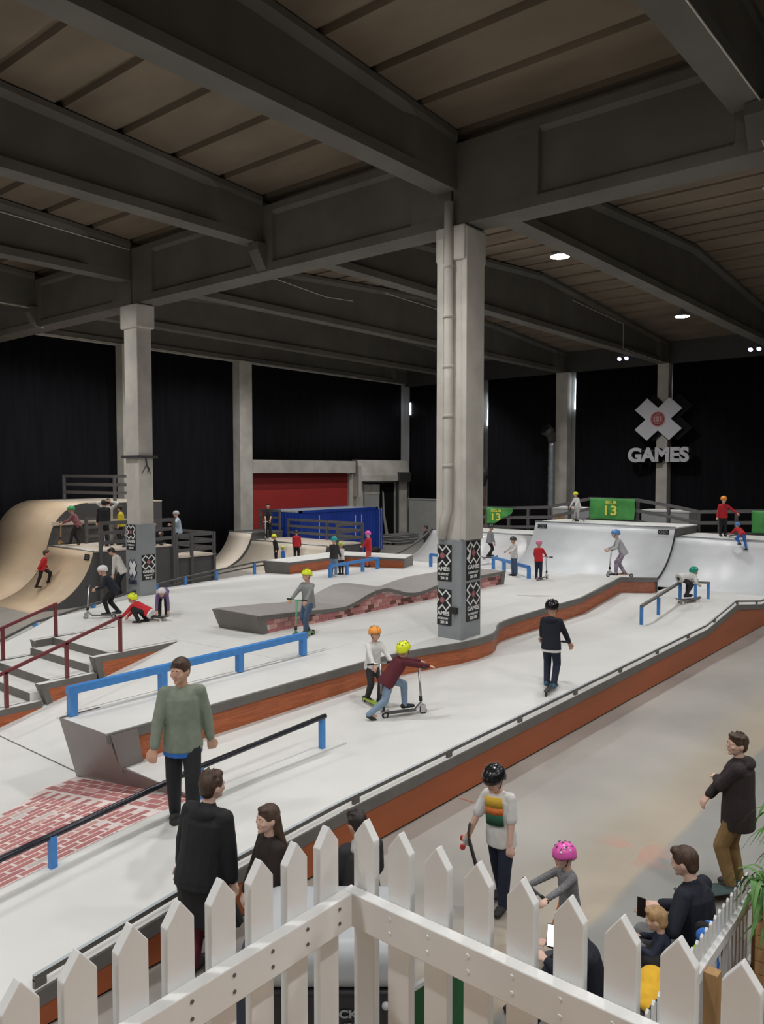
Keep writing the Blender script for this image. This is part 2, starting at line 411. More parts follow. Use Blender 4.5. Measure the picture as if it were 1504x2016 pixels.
baypart(MB().box(37.0, 37.1, YW-.25, YW+.1, 0, 3.95).box(37.0, 40.2, YW-.25, YW+.1, 3.85, 3.95), 'door_frame', 'galv')
baypart(MB().box(37.1, 38.7, YW-.12, YW-.05, 0, 3.75), 'door_leaf', 'wall_grey')
baypart(MB().box(37.1, 38.7, YW-.14, YW-.125, 3.1, 3.75), 'door_lintel_panel', 'concrete')
baypart(MB().prism([(38.6, 0), (40.4, 0), (40.4, 3.85), (38.6, 3.85)], 'y', YW-.1, YW+.1), 'opening', 'black')
baypart(MB().prism([(39.35, 0), (39.65, 0), (39.15, 1.8), (39.05, 3.2), (38.95, 3.3), (39.0, 1.8)], 'y', YW-.2, YW-.15), 'loose_strip', 'wall_grey')
baypart(MB().box(40.2, 41.2, YW-.4, YW+.1, 0, 3.9), 'corner_pier', 'concrete')
baypart(MB().box(40.1, 40.24, YW-.5, YW-.36, 0, 3.9), 'guide_pipe', 'dark_metal')
baypart(MB().box(40.0, 41.2, YW-.75, YW-.4, 3.9, 4.5), 'motor_box', 'dark_metal')
# grey corner panel with door on the back wall
gp_ = structure(MB().box(XW - .1, XW + .2, 28.3, 32.1, 0, 2.72).box(XW-.14, XW+.2, 28.3, 32.1, 2.70, 2.78).build('wall_corner', 'wall_grey'))
dr = structure(MB().box(XW - .16, XW - .1, 28.35, 29.75, 0, 2.45).build('door_1', 'door_grey'))
MB().box(XW - .19, XW - .16, 28.4, 29.7, .95, 1.02).build('push_bar', 'dark_metal', dr)
f_ = MB().box(XW - .2, XW - .16, 28.75, 29.2, 1.75, 2.1).build('notice_frame', 'dark_metal', dr)
MB().box(XW - .21, XW - .2, 28.82, 29.13, 1.82, 2.03).build('notice', 'poster_white', f_)

# free-standing columns
def poster(parent, o, ex, ey, wd, ht, lines=True, cut=False):
    """black event poster: outlined X with a globe, three lines of lettering"""
    o, ex, ey = Vector(o), Vector(ex), Vector(ey); nz = ex.cross(ey).normalized()
    p = MB().plate([(-wd/2, 0), (wd/2, 0), (wd/2, ht), (-wd/2, ht)], o, ex, ey, .004).build('poster', 'poster_black', parent)
    cx = -wd * .13 if cut else 0.0
    logo(p, o + ex * cx + ey * ht * .70 + nz * .005, ex, ey, wd * (.60 if cut else .52), ht * .30, cut=(-wd/2 - cx) if cut else None)
    text('AMES' if cut else 'GAMES', o + ex * (wd * -.06 if cut else 0) + ey * ht * .335 + nz * .006, ex, ey, wd * .86, ht * .115, 'poster_white', p, bold=.035)
    text('NORWAY', o + ex * (-wd * .06 if cut else 0) + ey * ht * .19 + nz * .006, ex, ey, wd * .74, ht * .065, 'poster_white', p, bold=.02)
    text('2018', o + ey * ht * .085 + nz * .006, ex, ey, wd * .52, ht * .085, 'poster_white', p, bold=.03)
    return p
def xpoly(rx, rz, wd, L=1.0):
    q = [(wd,wd),(wd,L),(-wd,L),(-wd,wd),(-L,wd),(-L,-wd),(-wd,-wd),(-wd,-L),(wd,-L),(wd,-wd),(L,-wd),(L,wd)]
    s = math.sqrt(.5); ext = s * (L + wd)
    return [((x - y) * s / ext * rx, (x + y) * s / ext * rz) for x, y in q]
def globe(parent, o, ex, ey, r, ring='poster_pink', ink='poster_red', t=.004):
    nz = ex.cross(ey).normalized(); circ = lambda k, rr=1.0: [(rr * k * math.cos(a * math.pi / 12), rr * k * math.sin(a * math.pi / 12)) for a in range(24)]
    d = MB().plate(circ(r), o, ex, ey, t).build('emblem', ring, parent)
    MB().plate(circ(r * .86), o + nz * t, ex, ey, t).build('emblem_ring', ink, parent)
    g = MB().plate(circ(r * .70), o + nz * t * 2, ex, ey, t)
    g.build('emblem_globe', ring, parent)
    ln = MB()
    for k in (-.42, 0, .42):
        hw = math.sqrt(max(0, .7**2 - (k * .7 / .7)**2 * .49)) if k else .68
        hw = math.sqrt(.66**2 - (k * .95)**2)
        ln.plate([(-hw*r, (k*.95-.035)*r), (hw*r, (k*.95-.035)*r), (hw*r, (k*.95+.035)*r), (-hw*r, (k*.95+.035)*r)], o + nz * t * 3, ex, ey, t)
    for k in (-.62, -.25, .25, .62):
        pts = [(k * math.cos(a) * r, .66 * math.sin(a) * r) for a in [math.pi * (i/10 - .5) for i in range(11)]]
        ln.plate([(x - .035*r, y) for x, y in pts] + [(x + .035*r, y) for x, y in reversed(pts)], o + nz * t * 3, ex, ey, t)
    ln.build('emblem_lines', ink, parent)
def logo(parent, o, ex, ey, rx, rz, cut=None):
    nz = ex.cross(ey).normalized()
    def clip(P):
        return P if cut is None else [(max(x, cut), y) for x, y in P]
    MB().plate(clip(xpoly(rx, rz, .40)), o, ex, ey, .003).build('cross_outline', 'poster_white', parent)
    MB().plate(clip([(x*.80, y*.80) for x, y in xpoly(rx, rz, .30, 1.0)]), o + nz * .003, ex, ey, .003).build('cross_inner', 'poster_black', parent)
    globe(parent, o + nz * .007, ex, ey, min(rx, rz) * .27, t=.002)
NX, NYv, UP = Vector((0, -1, 0)), Vector((1, 0, 0)), Vector((0, 0, 1))   # reading directions on the two faces seen
def hall_column(y0, y1, zb, zclad, label, x1=13.93):
    t = wthing('hall_column', label, 'column', loc=(13.6, (y0 + y1) / 2, 0))
    x0 = 13.24
    MB().box(x0, x1, y0, y1, 0, 9.46).build('shaft', 'concrete', t, bevel=.03)
    hd = MB().box(x0 - .06, x1 + .06, y0 - .1, y1 + .1, 8.75, 9.44); hd.build('head', 'concrete', t, bevel=.04)
    MB().box(x0 - .03, x1 + .03, y0 - .03, y1 + .03, zb - .4, zclad).build('steel_cladding', 'column_grey', t, bevel=.01)
    return t
cC = hall_column(8.96, 9.47, 1.05, 3.12, 'concrete column with a drain pipe and four black posters, beside the curved ledge')
MB().box(13.19, 13.21, 8.90, 9.06, .7, 3.12).box(13.2, 13.32, 8.88, 8.93, .7, 3.12).build('corner_trim', 'column_grey', cC)
MB().box(13.24, 13.9, 8.84, 8.97, 3.12, 9.4).build('pilaster', 'concrete', cC, bevel=.02)
pp = MB().tube([(13.15, 9.22, 9.9), (13.15, 9.22, 3.75), (13.14, 9.30, 3.5), (13.18, 9.38, 3.14)], .095, 12); pp.build('drain_pipe', 'concrete', cC, smooth=True)
for z in (4.6, 5.6, 6.6, 7.6, 8.6): MB().tube([(13.15, 9.22, z), (13.15, 9.22, z+.08)], .108, 12).build('pipe_collar', 'concrete', cC, smooth=True)
MB().box(13.1, 13.24, 9.31, 9.47, 3.2, 9.2).build('pipe_casing', 'concrete', cC, bevel=.01)
for z in (2.26, 1.34): poster(cC, (13.204, 9.33, z), NX, UP, .36, .75, cut=True)
for z in (2.28, 1.42): poster(cC, (13.66, 8.924, z), NYv, UP, .5, .80)
MB().plate([(0, 0), (.17, .33), (.1, .02)], (13.42, 8.912, 2.7), NYv, UP, .004).build('peeled_corner', 'poster_white', cC)
MB().box(13.1, 13.24, 8.98, 9.12, 1.62, 1.74).build('socket_box', 'rubber', cC)
cL = hall_column(20.4, 21.08, .8, 2.95, 'concrete column with a dark steel band and bracket, black posters below', 13.74)
MB().box(13.14, 13.84, 20.3, 21.18, 4.92, 5.0).build('steel_band', 'dark_metal', cL)
bk = MB().tube([(13.45, 20.36, 4.92), (13.45, 20.33, 4.72), (13.3, 20.33, 4.45)], .014, 6).tube([(13.45, 20.33, 4.72), (13.6, 20.33, 4.45)], .014, 6).tube([(13.45, 20.33, 4.92), (13.45, 20.28, 4.7), (13.52, 20.27, 4.6), (13.45, 20.26, 4.5)], .02, 6)
bk.build('bracket', 'dark_metal', cL)
poster(cL, (13.204, 20.80, 2.18), NX, UP, .46, .76)
poster(cL, (13.50, 20.362, 1.28), NYv, UP, .46, .76)
die = MB().plate(xpoly(.24, .3, .46), Vector((13.2, 20.74, 1.62)), NX, UP, .004).build('cross_sticker', 'poster_navy', cL)
MB().plate([(x*.82, y*.82) for x, y in xpoly(.24, .3, .36)], Vector((13.195, 20.74, 1.62)), NX, UP, .004).build('cross_sticker_face', 'poster_white', cL)
text('GAMES', Vector((13.19, 20.74, 1.22)), NX, UP, .44, .14, 'poster_navy', cL, bold=.03)

# high-bay lamps (each with its own light)
def high_bay(x, y, z, label, power=LAMP_W, glow='lamp_glow', size=150):
    t = thing('high_bay_lamp', label, 'lamp', 'high-bay lamps under the roof', (x, y, z))
    MB().tube([(0,0,.10), (0,0,.16), (0,0,.34)], [.16, .1, .07], 14).build('housing', 'lamp_body', t, smooth=True)
    MB().tube([(0,0,0), (0,0,.10)], [.27, .2], 16).build('reflector', 'lamp_body', t, smooth=True)
    MB().tube([(0,0,-.012), (0,0,-.002)], [.255, .255], 16).build('diffuser', glow, t)
    MB().tube([(0,0,.34), (0,0,roof_z(x) - z - .02)], .012, 6).build('suspension_rod', 'lamp_body', t)
    ld = bpy.data.lights.new('lamp_light', 'SPOT'); ld.energy = power; ld.spot_size = R(size); ld.spot_blend = .6; ld.shadow_soft_size = .25; ld.color = (1.0, .99, .98)
    lo = bpy.data.objects.new('lamp_light', ld); C.objects.link(lo); lo.location = (0, 0, -.05); lo.parent = t
    return t
high_bay(19.35, 9.95, 10.25, 'bright round lamp under the roof deck beside the pipe-fitted column')
high_bay(29.6, 10.25, 10.25, 'bright round lamp farther along the same roof beam')
for x, y in ((9.1, 10.3), (-1, 10.3), (9.1, 4.6), (-1, 4.6), (9.1, 21.9), (9.1, 27.6), (-1, 21.9), (4, 16.1), (1.5, -2.0), (9.1, -2.0), (19.3, -2.0), (29.6, -2.0), (19.3, 3.2), (29.6, 3.2), (24.5, 16.1), (20.0, 21.9), (30.0, 21.9), (34, 16.1), (36.5, 27.6), (24.5, 27.6), (16.5, 27.6), (-9, -6), (-9, 4.6), (-9, 16.3), (-9, 24), (1.5, -9), (9.1, -9), (19.3, -9)):  # unseen lamps; the last few added to brighten upright faces towards the camera
    high_bay(x, y, 10.92, 'unseen round lamp added above the bottom edge of the roof beams')

# conduits, strip light and spot lamps under the roof
def conduit(label, pts, r=.014, end=True):
    t = wthing('electrical_conduit', label, 'conduit', 'pale conduits under the roof', pts[0])
    MB().tube(pts, r, 6).build('tube', 'cable', t)
    if end: MB().ell(Vector(pts[-1]), r * 3.2, 8, 6).build('sensor', 'poster_white', t, smooth=True)
conduit('pale conduit running down the beam beside the open walkway to a round sensor', [(9.0, 3.40, 10.14), (13.15, 3.40, 10.13), (13.22, 3.40, 9.9), (13.22, 3.42, 9.62), (13.25, 3.35, 9.44)])
conduit('pale conduit along the beam between walkway bays ending at the bracket-banded column', [(6.0, 20.66, 11.33), (10.0, 20.66, 11.16), (13.2, 20.66, 11.02)], end=False)
conduit('pale conduit along the roof beam left of the middle girder joint', [(15.0, 14.86, 10.9), (16.6, 14.86, 11.05), (17.5, 14.86, 11.1)], end=False)
conduit('pale conduit along the far beam behind the pipe-fitted column', [(15.2, 20.66, 10.98), (19.0, 20.66, 11.25), (21.5, 20.64, 11.05), (23.0, 20.66, 11.15)], end=False)
conduit('pale conduit along the beam over the side curtains', [(16.0, 32.2, 10.32), (24, 32.2, 10.32), (36, 32.2, 10.32)])
conduit('pale conduit dropping down the beam side near the wall column', [(30.0, 14.86, 11.55), (35.2, 14.86, 11.33), (35.2, 14.86, 10.2), (40.8, 14.86, 10.12)], end=False)
conduit('pale conduit dropping down the beam side beside the straight duct', [(25.0, 20.66, 11.8), (31.5, 20.66, 11.65), (31.5, 20.66, 10.2), (30.8, 20.66, 10.12)])
conduit('pale conduit at the foot of the left beam joint', [(11.5, 26.45, 10.1), (13.1, 26.45, 10.08), (13.15, 26.45, 9.8), (13.25, 26.5, 9.5), (13.3, 26.1, 9.42)])
sl_ = wthing('strip_light', 'unlit strip light under the deck near the walkway beam', 'lamp', loc=(21.5, 5.3, 11.4))
MB().box(20.9, 22.3, 5.1, 5.25, 11.45, 11.55).build('body', 'poster_white', sl_)
for y in (5.0, 5.35): MB().tube([(20.9, y, 11.42), (22.3, y, 11.42)], .02, 6).build('tube_lamp', 'poster_white', sl_)
for x in (21.1, 22.1): MB().tube([(x, 5.17, 11.5), (x, 5.17, 11.75)], .01, 6).build('rod', 'lamp_body', sl_)
def spot(label, p):
    t = wthing('spot_lamp', label, 'lamp', 'small spot lamps', p)
    for d_ in (-.18, .18):
        c_ = Vector(p) + Vector((0, d_, 0)); hs = MB().tube([c_ + Vector((.08, 0, .1)), c_ + Vector((-.06, 0, -.02))], [.09, .12], 12).build('housing', 'lamp_body', t)
        MB().tube([c_ + Vector((-.062, 0, -.022)), c_ + Vector((-.068, 0, -.026))], .1, 12).build('lens', 'lamp_blue', hs)
    MB().tube([Vector(p) + Vector((.05, -.55, .12)), Vector(p) + Vector((.05, .25, .12))], .02, 6).build('bar', 'lamp_body', t)
spot('pair of bluish spot lamps at the beam end near the cross sign', (37.6, 15.85, 10.12))
spot('pair of bluish spot lamps at the beam end beyond the cross sign', (38.6, 10.05, 10.12))
# ================================================================ THE SKATE PLAZA
def interp(T, x):
    if x <= T[0][0]: return T[0][1]
    for (a, za), (b, zb) in zip(T, T[1:]):
        if x <= b: return za + (zb - za) * (x - a) / (b - a)
    return T[-1][1]
LANE = [(0.5, .10), (2.0, .25), (2.9, .34), (4.8, .51), (6.5, .58), (13.4, .62), (19.6, .68), (22.0, .97), (24.5, .66), (27, .66)]
lane = lambda x: interp(LANE, x)
gp = lambda y: 1.05 - .0225 * (max(y, 9.4) - 9.4)                 # plateau falls gently towards the far edge
LTOP = [(5.4, 1.06), (14.0, 1.07), (16, 1.12), (19.4, 1.15), (22.0, 1.43), (24.9, 1.12)]
ltop = lambda x: interp(LTOP, x)
FRONT = [(5.4, 9.27), (10.8, 9.27), (11.6, 9.22), (12.4, 9.02), (13.0, 8.84), (13.6, 8.76), (14.2, 8.78), (14.6, 8.92), (14.9, 9.10), (15.2, 9.22), (15.7, 9.27), (25, 9.27)]
front = lambda x: interp(FRONT, x)
YEDGE = [(6.0, 17.8), (8.3, 18.5), (11.1, 19.5), (13.0, 21.1), (14.5, 21.4), (19, 21.9), (26.6, 22.2)]
yedge = lambda x: interp(YEDGE, x)
def plat(x, y):
    z = gp(y)
    if x > 24.0: z = z + (.76 - z) * min(1, (x - 24.0) / 2.0)
    if y < 10.6: z = max(z, ltop(x)) if x < 19.4 else z
    return z
plaza = wthing('skate_plaza', 'pale concrete skate plaza with a red side wall and stepped levels', 'skate park', loc=(14, 12, 0))
frange = lambda a, b, n: [a + (b - a) * i / n for i in range(n + 1)]
xs_l = sorted(set(frange(5.72, 26.6, 30) + [19.6, 22.0, 24.5]))
MB().grid([[(x, y, lane(x)) for x in xs_l] for y in (6.03, 7.6, 9.32)]).build('lane_slab', 'park', plaza, solid=.02)
MB().grid([[(x, y, lane(x)) for x in frange(.5, 5.72, 12)] for y in (6.03, 7.55)]).build('lane_ramp', 'park', plaza, solid=.02)
MB().grid([[(x, y, lane(x) + .02) for x in frange(.5, 8.2, 12)] for y in (7.5, 7.68)]).build('lane_kerb', 'park', plaza, solid=.04)
# plateau behind the ledge
xs_p = sorted(set(frange(9.86, 26.6, 40)))
rows = []
for k in range(15):
    t = k / 14.0
    rows.append([(x, 10.55 + (yedge(x) - 10.55) * t, plat(x, 10.61 + (yedge(x) - 10.61) * t)) for x in xs_p])
MB().grid(rows).build('upper_deck', 'park', plaza, solid=.03)
hside = lambda x: interp([(19.4, .96), (20.0, .99), (23.2, 1.26), (24.9, 1.0)], x)
# strip of deck on top of the long ledge
xs_s = sorted(set(frange(5.47, 24.88, 60) + [11.6, 12.4, 13, 13.6, 14.2, 14.6, 14.9, 15.2, 15.7, 19.4, 22.0]))
MB().grid([[(x, front(x) + .01 + (10.56 - front(x)) * t if x < 19.4 else front(x) + .01 + (11.2 - front(x)) * t, ltop(x) + ((hside(x) - ltop(x)) * t if x > 19.4 else (plat(x, 10.62) - ltop(x)) * t * t)) for x in xs_s] for t in (0, .3, .65, 1.0)]).build('ledge_deck', 'park', plaza, solid=.02)
hm = MB().prism([(20.0, .9), (20.0, .985), (23.2, 1.255), (24.88, .995), (24.88, .6)], 'y', 11.17, 11.2)
hm.build('hump_side', 'steel_edge', plaza)
def band(path, z0f, z1f, off, thick, name, m):
    """an upright band following front(x)"""
    rows = [[(x, front(x) - off, z1f(x)) for x in path], [(x, front(x) - off - .0, z0f(x)) for x in path]]
    return MB().grid(rows).build(name, m, plaza, solid=thick)
band(xs_s, lambda x: ltop(x) - .125, lambda x: ltop(x) + .004, .02, .04, 'ledge_edge_band', 'steel_edge')
xs_r = [x for x in xs_s if x > 5.85]
band([5.9] + xs_r, lambda x: lane(x) - .05, lambda x: ltop(x) - .11, -.03, .03, 'ledge_side_panel', 'red_slat')
MB().prism([(5.5, 1.05), (5.9, 1.05), (6.0, .5), (5.68, .5)], 'y', 9.22, 9.3).build('ledge_corner_plate', 'plate', plaza)
# dark steel end of ledge and lane
A, B, Cc, D, E_ = (5.45, 10.45, 1.06), (5.47, 9.22, 1.065), (5.66, 9.28, .578), (5.86, 10.75, 0.0), (5.73, 7.62, .56)
MB().add([A, B, Cc, D, E_, (6.1, 10.5, 1.05), (6.1, 10.75, 0)], [(0, 1, 2, 3), (2, 4, 3), (0, 3, 6, 5)]).build('ledge_end_plate', 'plate', plaza, solid=.01)
MB().prism([(9.24, .55), (11.2, .55), (11.2, .98), (9.24, 1.11)], 'x', 24.85, 24.9).build('ledge_end_cap', 'steel_edge', plaza)
# bank between ledge and stairs, and beyond the stairs
bank = lambda x, y: max(0.012, gp(y) * min(1, (x - 5.95) / 3.91))
MB().grid([[(x, y, bank(x, y)) for x in frange(5.95, 9.86, 8)] for y in frange(10.5, 13.85, 4)]).build('bank', 'park', plaza, solid=.02)
MB().grid([[(x, 16.25 + (yedge(x) - 16.25) * t, bank(x, 17)) for x in frange(5.95, 9.86, 8)] for t in (0, .5, 1)]).build('bank', 'park', plaza, solid=.02)
MB().box(-2, 5.98, 7.5, 19.5, -.1, .012).build('lower_apron', 'park', plaza)
MB().grid([[(5.93, y, .016) for y in (10.75, 13.6)], [(5.955, y, .018) for y in (10.75, 13.6)]]).build('floor_joint', 'steel_edge', plaza)
MB().grid([[(x, 10.54, ltop(x) * 1.0 + .003) for x in frange(5.6, 11.0, 8)], [(x, 10.56, ltop(x) + .003) for x in frange(5.6, 11.0, 8)]]).build('deck_joint', 'steel_edge', plaza)
# stairs: treads between stepped cheek walls
STEP = [(8.32, 9.9, .95), (7.86, 8.32, .80), (7.12, 7.86, .65), (6.70, 7.12, .50), (6.02, 6.70, .35), (5.62, 6.02, .20)]
for x0, x1, z in STEP:
    s_ = MB().box(x0, x1, 13.9, 16.2, -.05, z).build('step', 'park', plaza)
    MB().box(x0 - .02, x0, 13.9, 16.2, z - .15, z + .002).build('riser', 'steel_edge', s_)
for ys, sgn in ((13.77, -1), (16.3, 1)):
    for x0, x1, z in ((7.9, 9.8, .95), (6.82, 7.92, .65), (5.75, 6.84, .35)):
        y0, y1 = (ys, ys + .16) if sgn < 0 else (ys - .16, ys)
        ck = MB().prism([(x0, z), (x1, z), (x1, -.05), (x0 + .26, -.05)], 'y', y0, y1).build('cheek_wall', 'park', plaza)
        yo = ys - .012 if sgn < 0 else ys
        MB().prism([(x0 - .01, z + .003), (x1 + .02, z + .003), (x1 + .02, z - .11), (x0 + .02, z - .11)], 'y', yo, yo + .012).build('edge_band', 'steel_edge', ck)
        MB().prism([(x0 - .012, z + .003), (x0 + .13, z - .01), (x0 + .33, -.05), (x0 + .24, -.05)], 'y', yo - .004, yo + .012).build('corner_plate', 'steel_edge', ck)
        MB().prism([(x0 + .16, z - .11), (x1 + .02, z - .11), (x1 + .02, -.05), (x0 + .37, -.05)], 'y', yo + .002, yo + .012).build('red_panel', 'red_slat', ck)
        MB().add([(x0 - .012, y0, z + .003), (x0 - .012, y1, z + .003), (x0 + .25, y1, -.05), (x0 + .25, y0, -.05)], [(0, 1, 2, 3)]).build('end_plate', 'steel_edge', ck, solid=.01)
for x0, x1, z in ((7.92, 8.5, .95), (6.84, 7.5, .65), (5.77, 6.4, .35)): MB().box(x0, x1, 16.13, 16.15, z - .3, z + .002).build('stair_side_plate', 'steel_edge', plaza)

# brick-paved bank: each brick its own piece
FOOT = [(1.5, 8.35), (2.0, 8.7), (3.0, 9.3), (4.49, 10.21), (5.31, 10.72), (5.9, 10.74)]
foot = lambda x: interp(FOOT, x)
def bz(x, y):
    f_ = foot(x); t = (f_ - y) / max(.05, f_ - 7.66)
    return max(.014, .014 + min(1, max(0, t)) * (lane(x) - .014))
rows = [[(x, 7.66 + (foot(x) - 7.66) * t, bz(x, 7.66 + (foot(x) - 7.66) * t)) for x in frange(1.6, 5.84, 20)] for t in frange(0, 1, 10)]
bb = MB().grid(rows).build('brick_bank', 'mortar', plaza, solid=.01)
cnt = 0; rnd = random.Random(3)
BW, BL = .132, .30
def brick(xc, yc, lx, ly, m):
    hx, hy = lx / 2, ly / 2; V = []
    for dz in (0.001, .006):
        for sx, sy in ((-1,-1),(1,-1),(1,1),(-1,1)):
            k = 1 if dz < .003 else .97
            x, y = xc + sx*hx*k, yc + sy*hy*k
            V.append((x, y, bz(x, y) + dz))
    MB().add(V, [(4,5,6,7),(0,1,5,4),(1,2,6,5),(2,3,7,6),(3,0,4,7)]).build('brick', m, bb)
def pick():
    r_ = rnd.random()
    return 'brick_worn' if r_ < .045 else ('brick_pale' if r_ < .2 else 'brick_red')
row = 0; y = 7.74
cells = []
while y < 10.7:
    x = 5.27 - (.13 if row % 2 else 0)
    while x > 2.45:
        if y < foot(x - BL/2) - .04: cells.append((x - BL/2, y, BL - .026, BW - .024))
        x -= BL
    y += BW; row += 1
cells = cells[:]
cells.sort(key=lambda c: -c[0] )
col_ = 0
for k, xx in enumerate((5.37, 5.495, 5.62, 5.745)):
    y = 7.8 + (.13 if k % 2 else 0)
    while y < 10.62:
        cells.insert(0, (xx, y, BW - .022, BL - .024)); y += BL
for c_ in cells[:296]: brick(*c_, pick())
rest = cells[296:]
if rest:
    m = MB()
    for xc, yc, lx, ly in rest:
        V = [(xc + sx*lx/2, yc + sy*ly/2, bz(xc + sx*lx/2, yc + sy*ly/2) + dz) for dz in (.001, .006) for sx, sy in ((-1,-1),(1,-1),(1,1),(-1,1))]
        m.add(V, [(4,5,6,7),(0,1,5,4),(1,2,6,5),(2,3,7,6),(3,0,4,7)])
    o = m.build('bricks', 'brick_red', bb); o['kind'] = 'stuff'

# outer red wall, steel band and raised kerb rail
xs_o = sorted(set(frange(.5, 26.6, 40) + [2.0, 2.9, 4.8, 6.5, 19.6, 22.0, 24.5]))
MB().grid([[(x, 6.04, 0.03) for x in xs_o], [(x, 6.04, lane(x) - .1) for x in xs_o]]).build('side_wall', 'red_ply', plaza, solid=.03)
MB().box(.5, 26.6, 6.05, 6.09, 0, .035).build('side_wall_plinth', 'black', plaza)
MB().grid([[(x, 6.02, lane(x) - .125) for x in xs_o], [(x, 6.02, lane(x) + .008) for x in xs_o]]).build('side_wall_band', 'steel_edge', plaza, solid=.04)
kr = MB()
xs_k = [x for x in xs_o if x > 2.9]
kr.grid([[(x, 6.065, lane(x) + .072) for x in [2.9] + xs_k], [(x, 6.065, lane(x) + .118) for x in [2.9] + xs_k]])
kr.build('kerb_rail', 'steel_edge', plaza, solid=.03)
MB().grid([[(x, 6.045, lane(x) + .121) for x in [2.9] + xs_k], [(x, 6.085, lane(x) + .121) for x in [2.9] + xs_k]]).build('kerb_rail_cap', 'container_roof', plaza)
x = 2.95
while x < 26:
    MB().box(x - .05, x + .05, 6.045, 6.085, lane(x) - .01, lane(x) + .08).build('rail_bracket', 'steel_edge', plaza); x += 1.92
# far edge of the plaza: skirt and low tubular rail with blue posts
xs_e = frange(8.0, 26.6, 24)
MB().grid([[(x, yedge(x), 0) for x in xs_e], [(x, yedge(x), plat(x, yedge(x)) if x > 9.86 else bank(x, 17)) for x in xs_e]]).build('far_skirt', 'steel_edge', plaza, solid=.03)
er = wthing('edge_rail', 'low grey tube rail on short blue posts along the far plaza edge', 'rail', loc=(14, 21.3, .9))
gz = lambda x: plat(x, yedge(x)) if x > 9.86 else bank(x, 17)
pl = [(x, yedge(x) - .08, gz(x) + h) for x, h in ((7.6, .08), (9.2, .1), (11.2, .12), (14.4, .18), (15.6, .28), (17.0, .36), (18.9, .45), (20.2, .45))]
MB().tube(pl, .032, 8).build('top_tube', 'dark_metal', er, smooth=True)
MB().tube([(x, y, z - .14) for x, y, z in pl[3:]], .028, 8).build('lower_tube', 'dark_metal', er, smooth=True)
for x, y, z in pl[1:]: MB().box(x - .05, x + .05, y - .03, y + .03, gz(x) - .02, z).build('post', 'blue_rail', er)

# long low ledge with painted bricks and a wavy top
BT = [(11.2, 1.41), (12.6, 1.33), (13.2, 1.28), (13.9, 1.25), (14.3, 1.32), (14.7, 1.44), (15.1, 1.52), (15.5, 1.53), (15.9, 1.43), (16.3, 1.31), (16.7, 1.26), (17.1, 1.27), (17.6, 1.34), (18.3, 1.40), (19.5, 1.40), (21.3, 1.40)]
bt = lambda x: interp(BT, x)
bl = wthing('wavy_brick_ledge', 'long low ledge with a wavy grey top and painted brick side', 'ledge', loc=(16, 13.5, .95))
xs_b = frange(11.15, 21.35, 70)
BY0, BY1 = 12.82, 14.25
MB().grid([[(x, y, bt(x) + .004) for x in xs_b] for y in (BY0 - .07, BY1)]).build('top_skin', mat('ledge_top', (.36, .335, .32), .5, .06, 3, stretch=(9, 1, 1)), bl, solid=.012)
MB().grid([[(x, BY0 - .055, bt(x)) for x in xs_b], [(x, BY0 - .045, bt(x) - .09) for x in xs_b]]).build('top_band', 'steel_edge', bl, solid=.03)
body_pts = [(11.15 + .16, .93)] + [(21.35 - .1, .93)] + [(x, bt(x) - .02) for x in reversed(xs_b)]
MB().prism(body_pts, 'y', BY0, BY1).build('core', 'mortar', bl)
MB().add([(11.13, BY0 - .06, 1.41), (11.13, BY1 + .05, 1.40), (11.32, BY1, .92), (11.32, BY0 - .02, .92)], [(0, 1, 2, 3)]).build('end_plate', 'steel_edge', bl, solid=.02)
MB().prism([(11.13, 1.41), (11.36, 1.40), (11.44, .93), (11.3, .93)], 'y', BY0 - .06, BY0 - .03).build('corner_plate', 'steel_edge', bl)
MB().prism([(21.2, 1.40), (21.4, 1.40), (21.28, .95), (21.1, .95)], 'y', BY0 - .06, BY0 - .03).build('corner_plate', 'steel_edge', bl)
mesh_cache = {}
rb = random.Random(11)
for r_ in range(5):
    z0 = .955 + r_ * .108; x = 11.42 + (.11 if r_ % 2 else 0)
    while x < 21.1:
        ztop = min(bt(x), bt(x + .2)) - .095
        h_ = min(.098, ztop - z0)
        if h_ > .035:
            c_ = rb.random(); mt = 'brick_dark' if c_ < .13 else ('brick_pale' if c_ < .42 else 'brick_red')
            key = round(h_, 2)
            if key not in mesh_cache: mesh_cache[key] = MB().box(0, .208, -.012, .0, 0, key).mesh('brick')
            o = bpy.data.objects.new('brick', mesh_cache[key]); C.objects.link(o); adopt(o, bl)
            o.location = (x, BY0, z0)
            if not o.data.materials: o.data.materials.append(MATS['brick_red'])
            o.material_slots[0].link = 'OBJECT'; o.material_slots[0].material = MATS[mt]
        x += .22

# grind rails
def grind_rail(label, pts, posts, w, h, m, group=None, tube=False, pm=None):
    t = wthing('grind_rail', label, 'rail', group, (posts[0][0], posts[0][1], posts[0][2]))
    if tube: MB().tube(pts, w / 2, 10).build('rail', m, t, smooth=True)
    else:
        b = MB()
        for p, q in zip(pts, pts[1:]): b.bar(p, q, w, h)
        b.build('rail', m, t)
    for x, y, z0, z1 in posts: MB().box(x - w*.5, x + w*.5, y - w*.5, y + w*.5, z0 - .01, z1).build('post', pm or m, t)
    return t
grind_rail('square blue grind rail standing on the long red ledge', [(5.56, 10.42, 1.42), (10.4, 10.55, 1.42)], [(x, 10.42 + (x - 5.56) * .027, ltop(x), 1.40) for x in (5.63, 7.16, 8.75, 10.32)], .11, .11, 'blue_rail')
hr = [(2.2, 7.6, .66), (3.86, 7.6, .80), (5.7, 7.6, .97), (7.85, 7.58, 1.08)]
grind_rail('black round handrail on blue posts beside the brick bank', hr, [(x, 7.6, lane(x) + .02, interp([(p[0], p[2]) for p in hr], x)) for x in (3.86, 5.7, 7.8)], .07, .07, 'black_pipe', tube=True, pm='blue_rail')
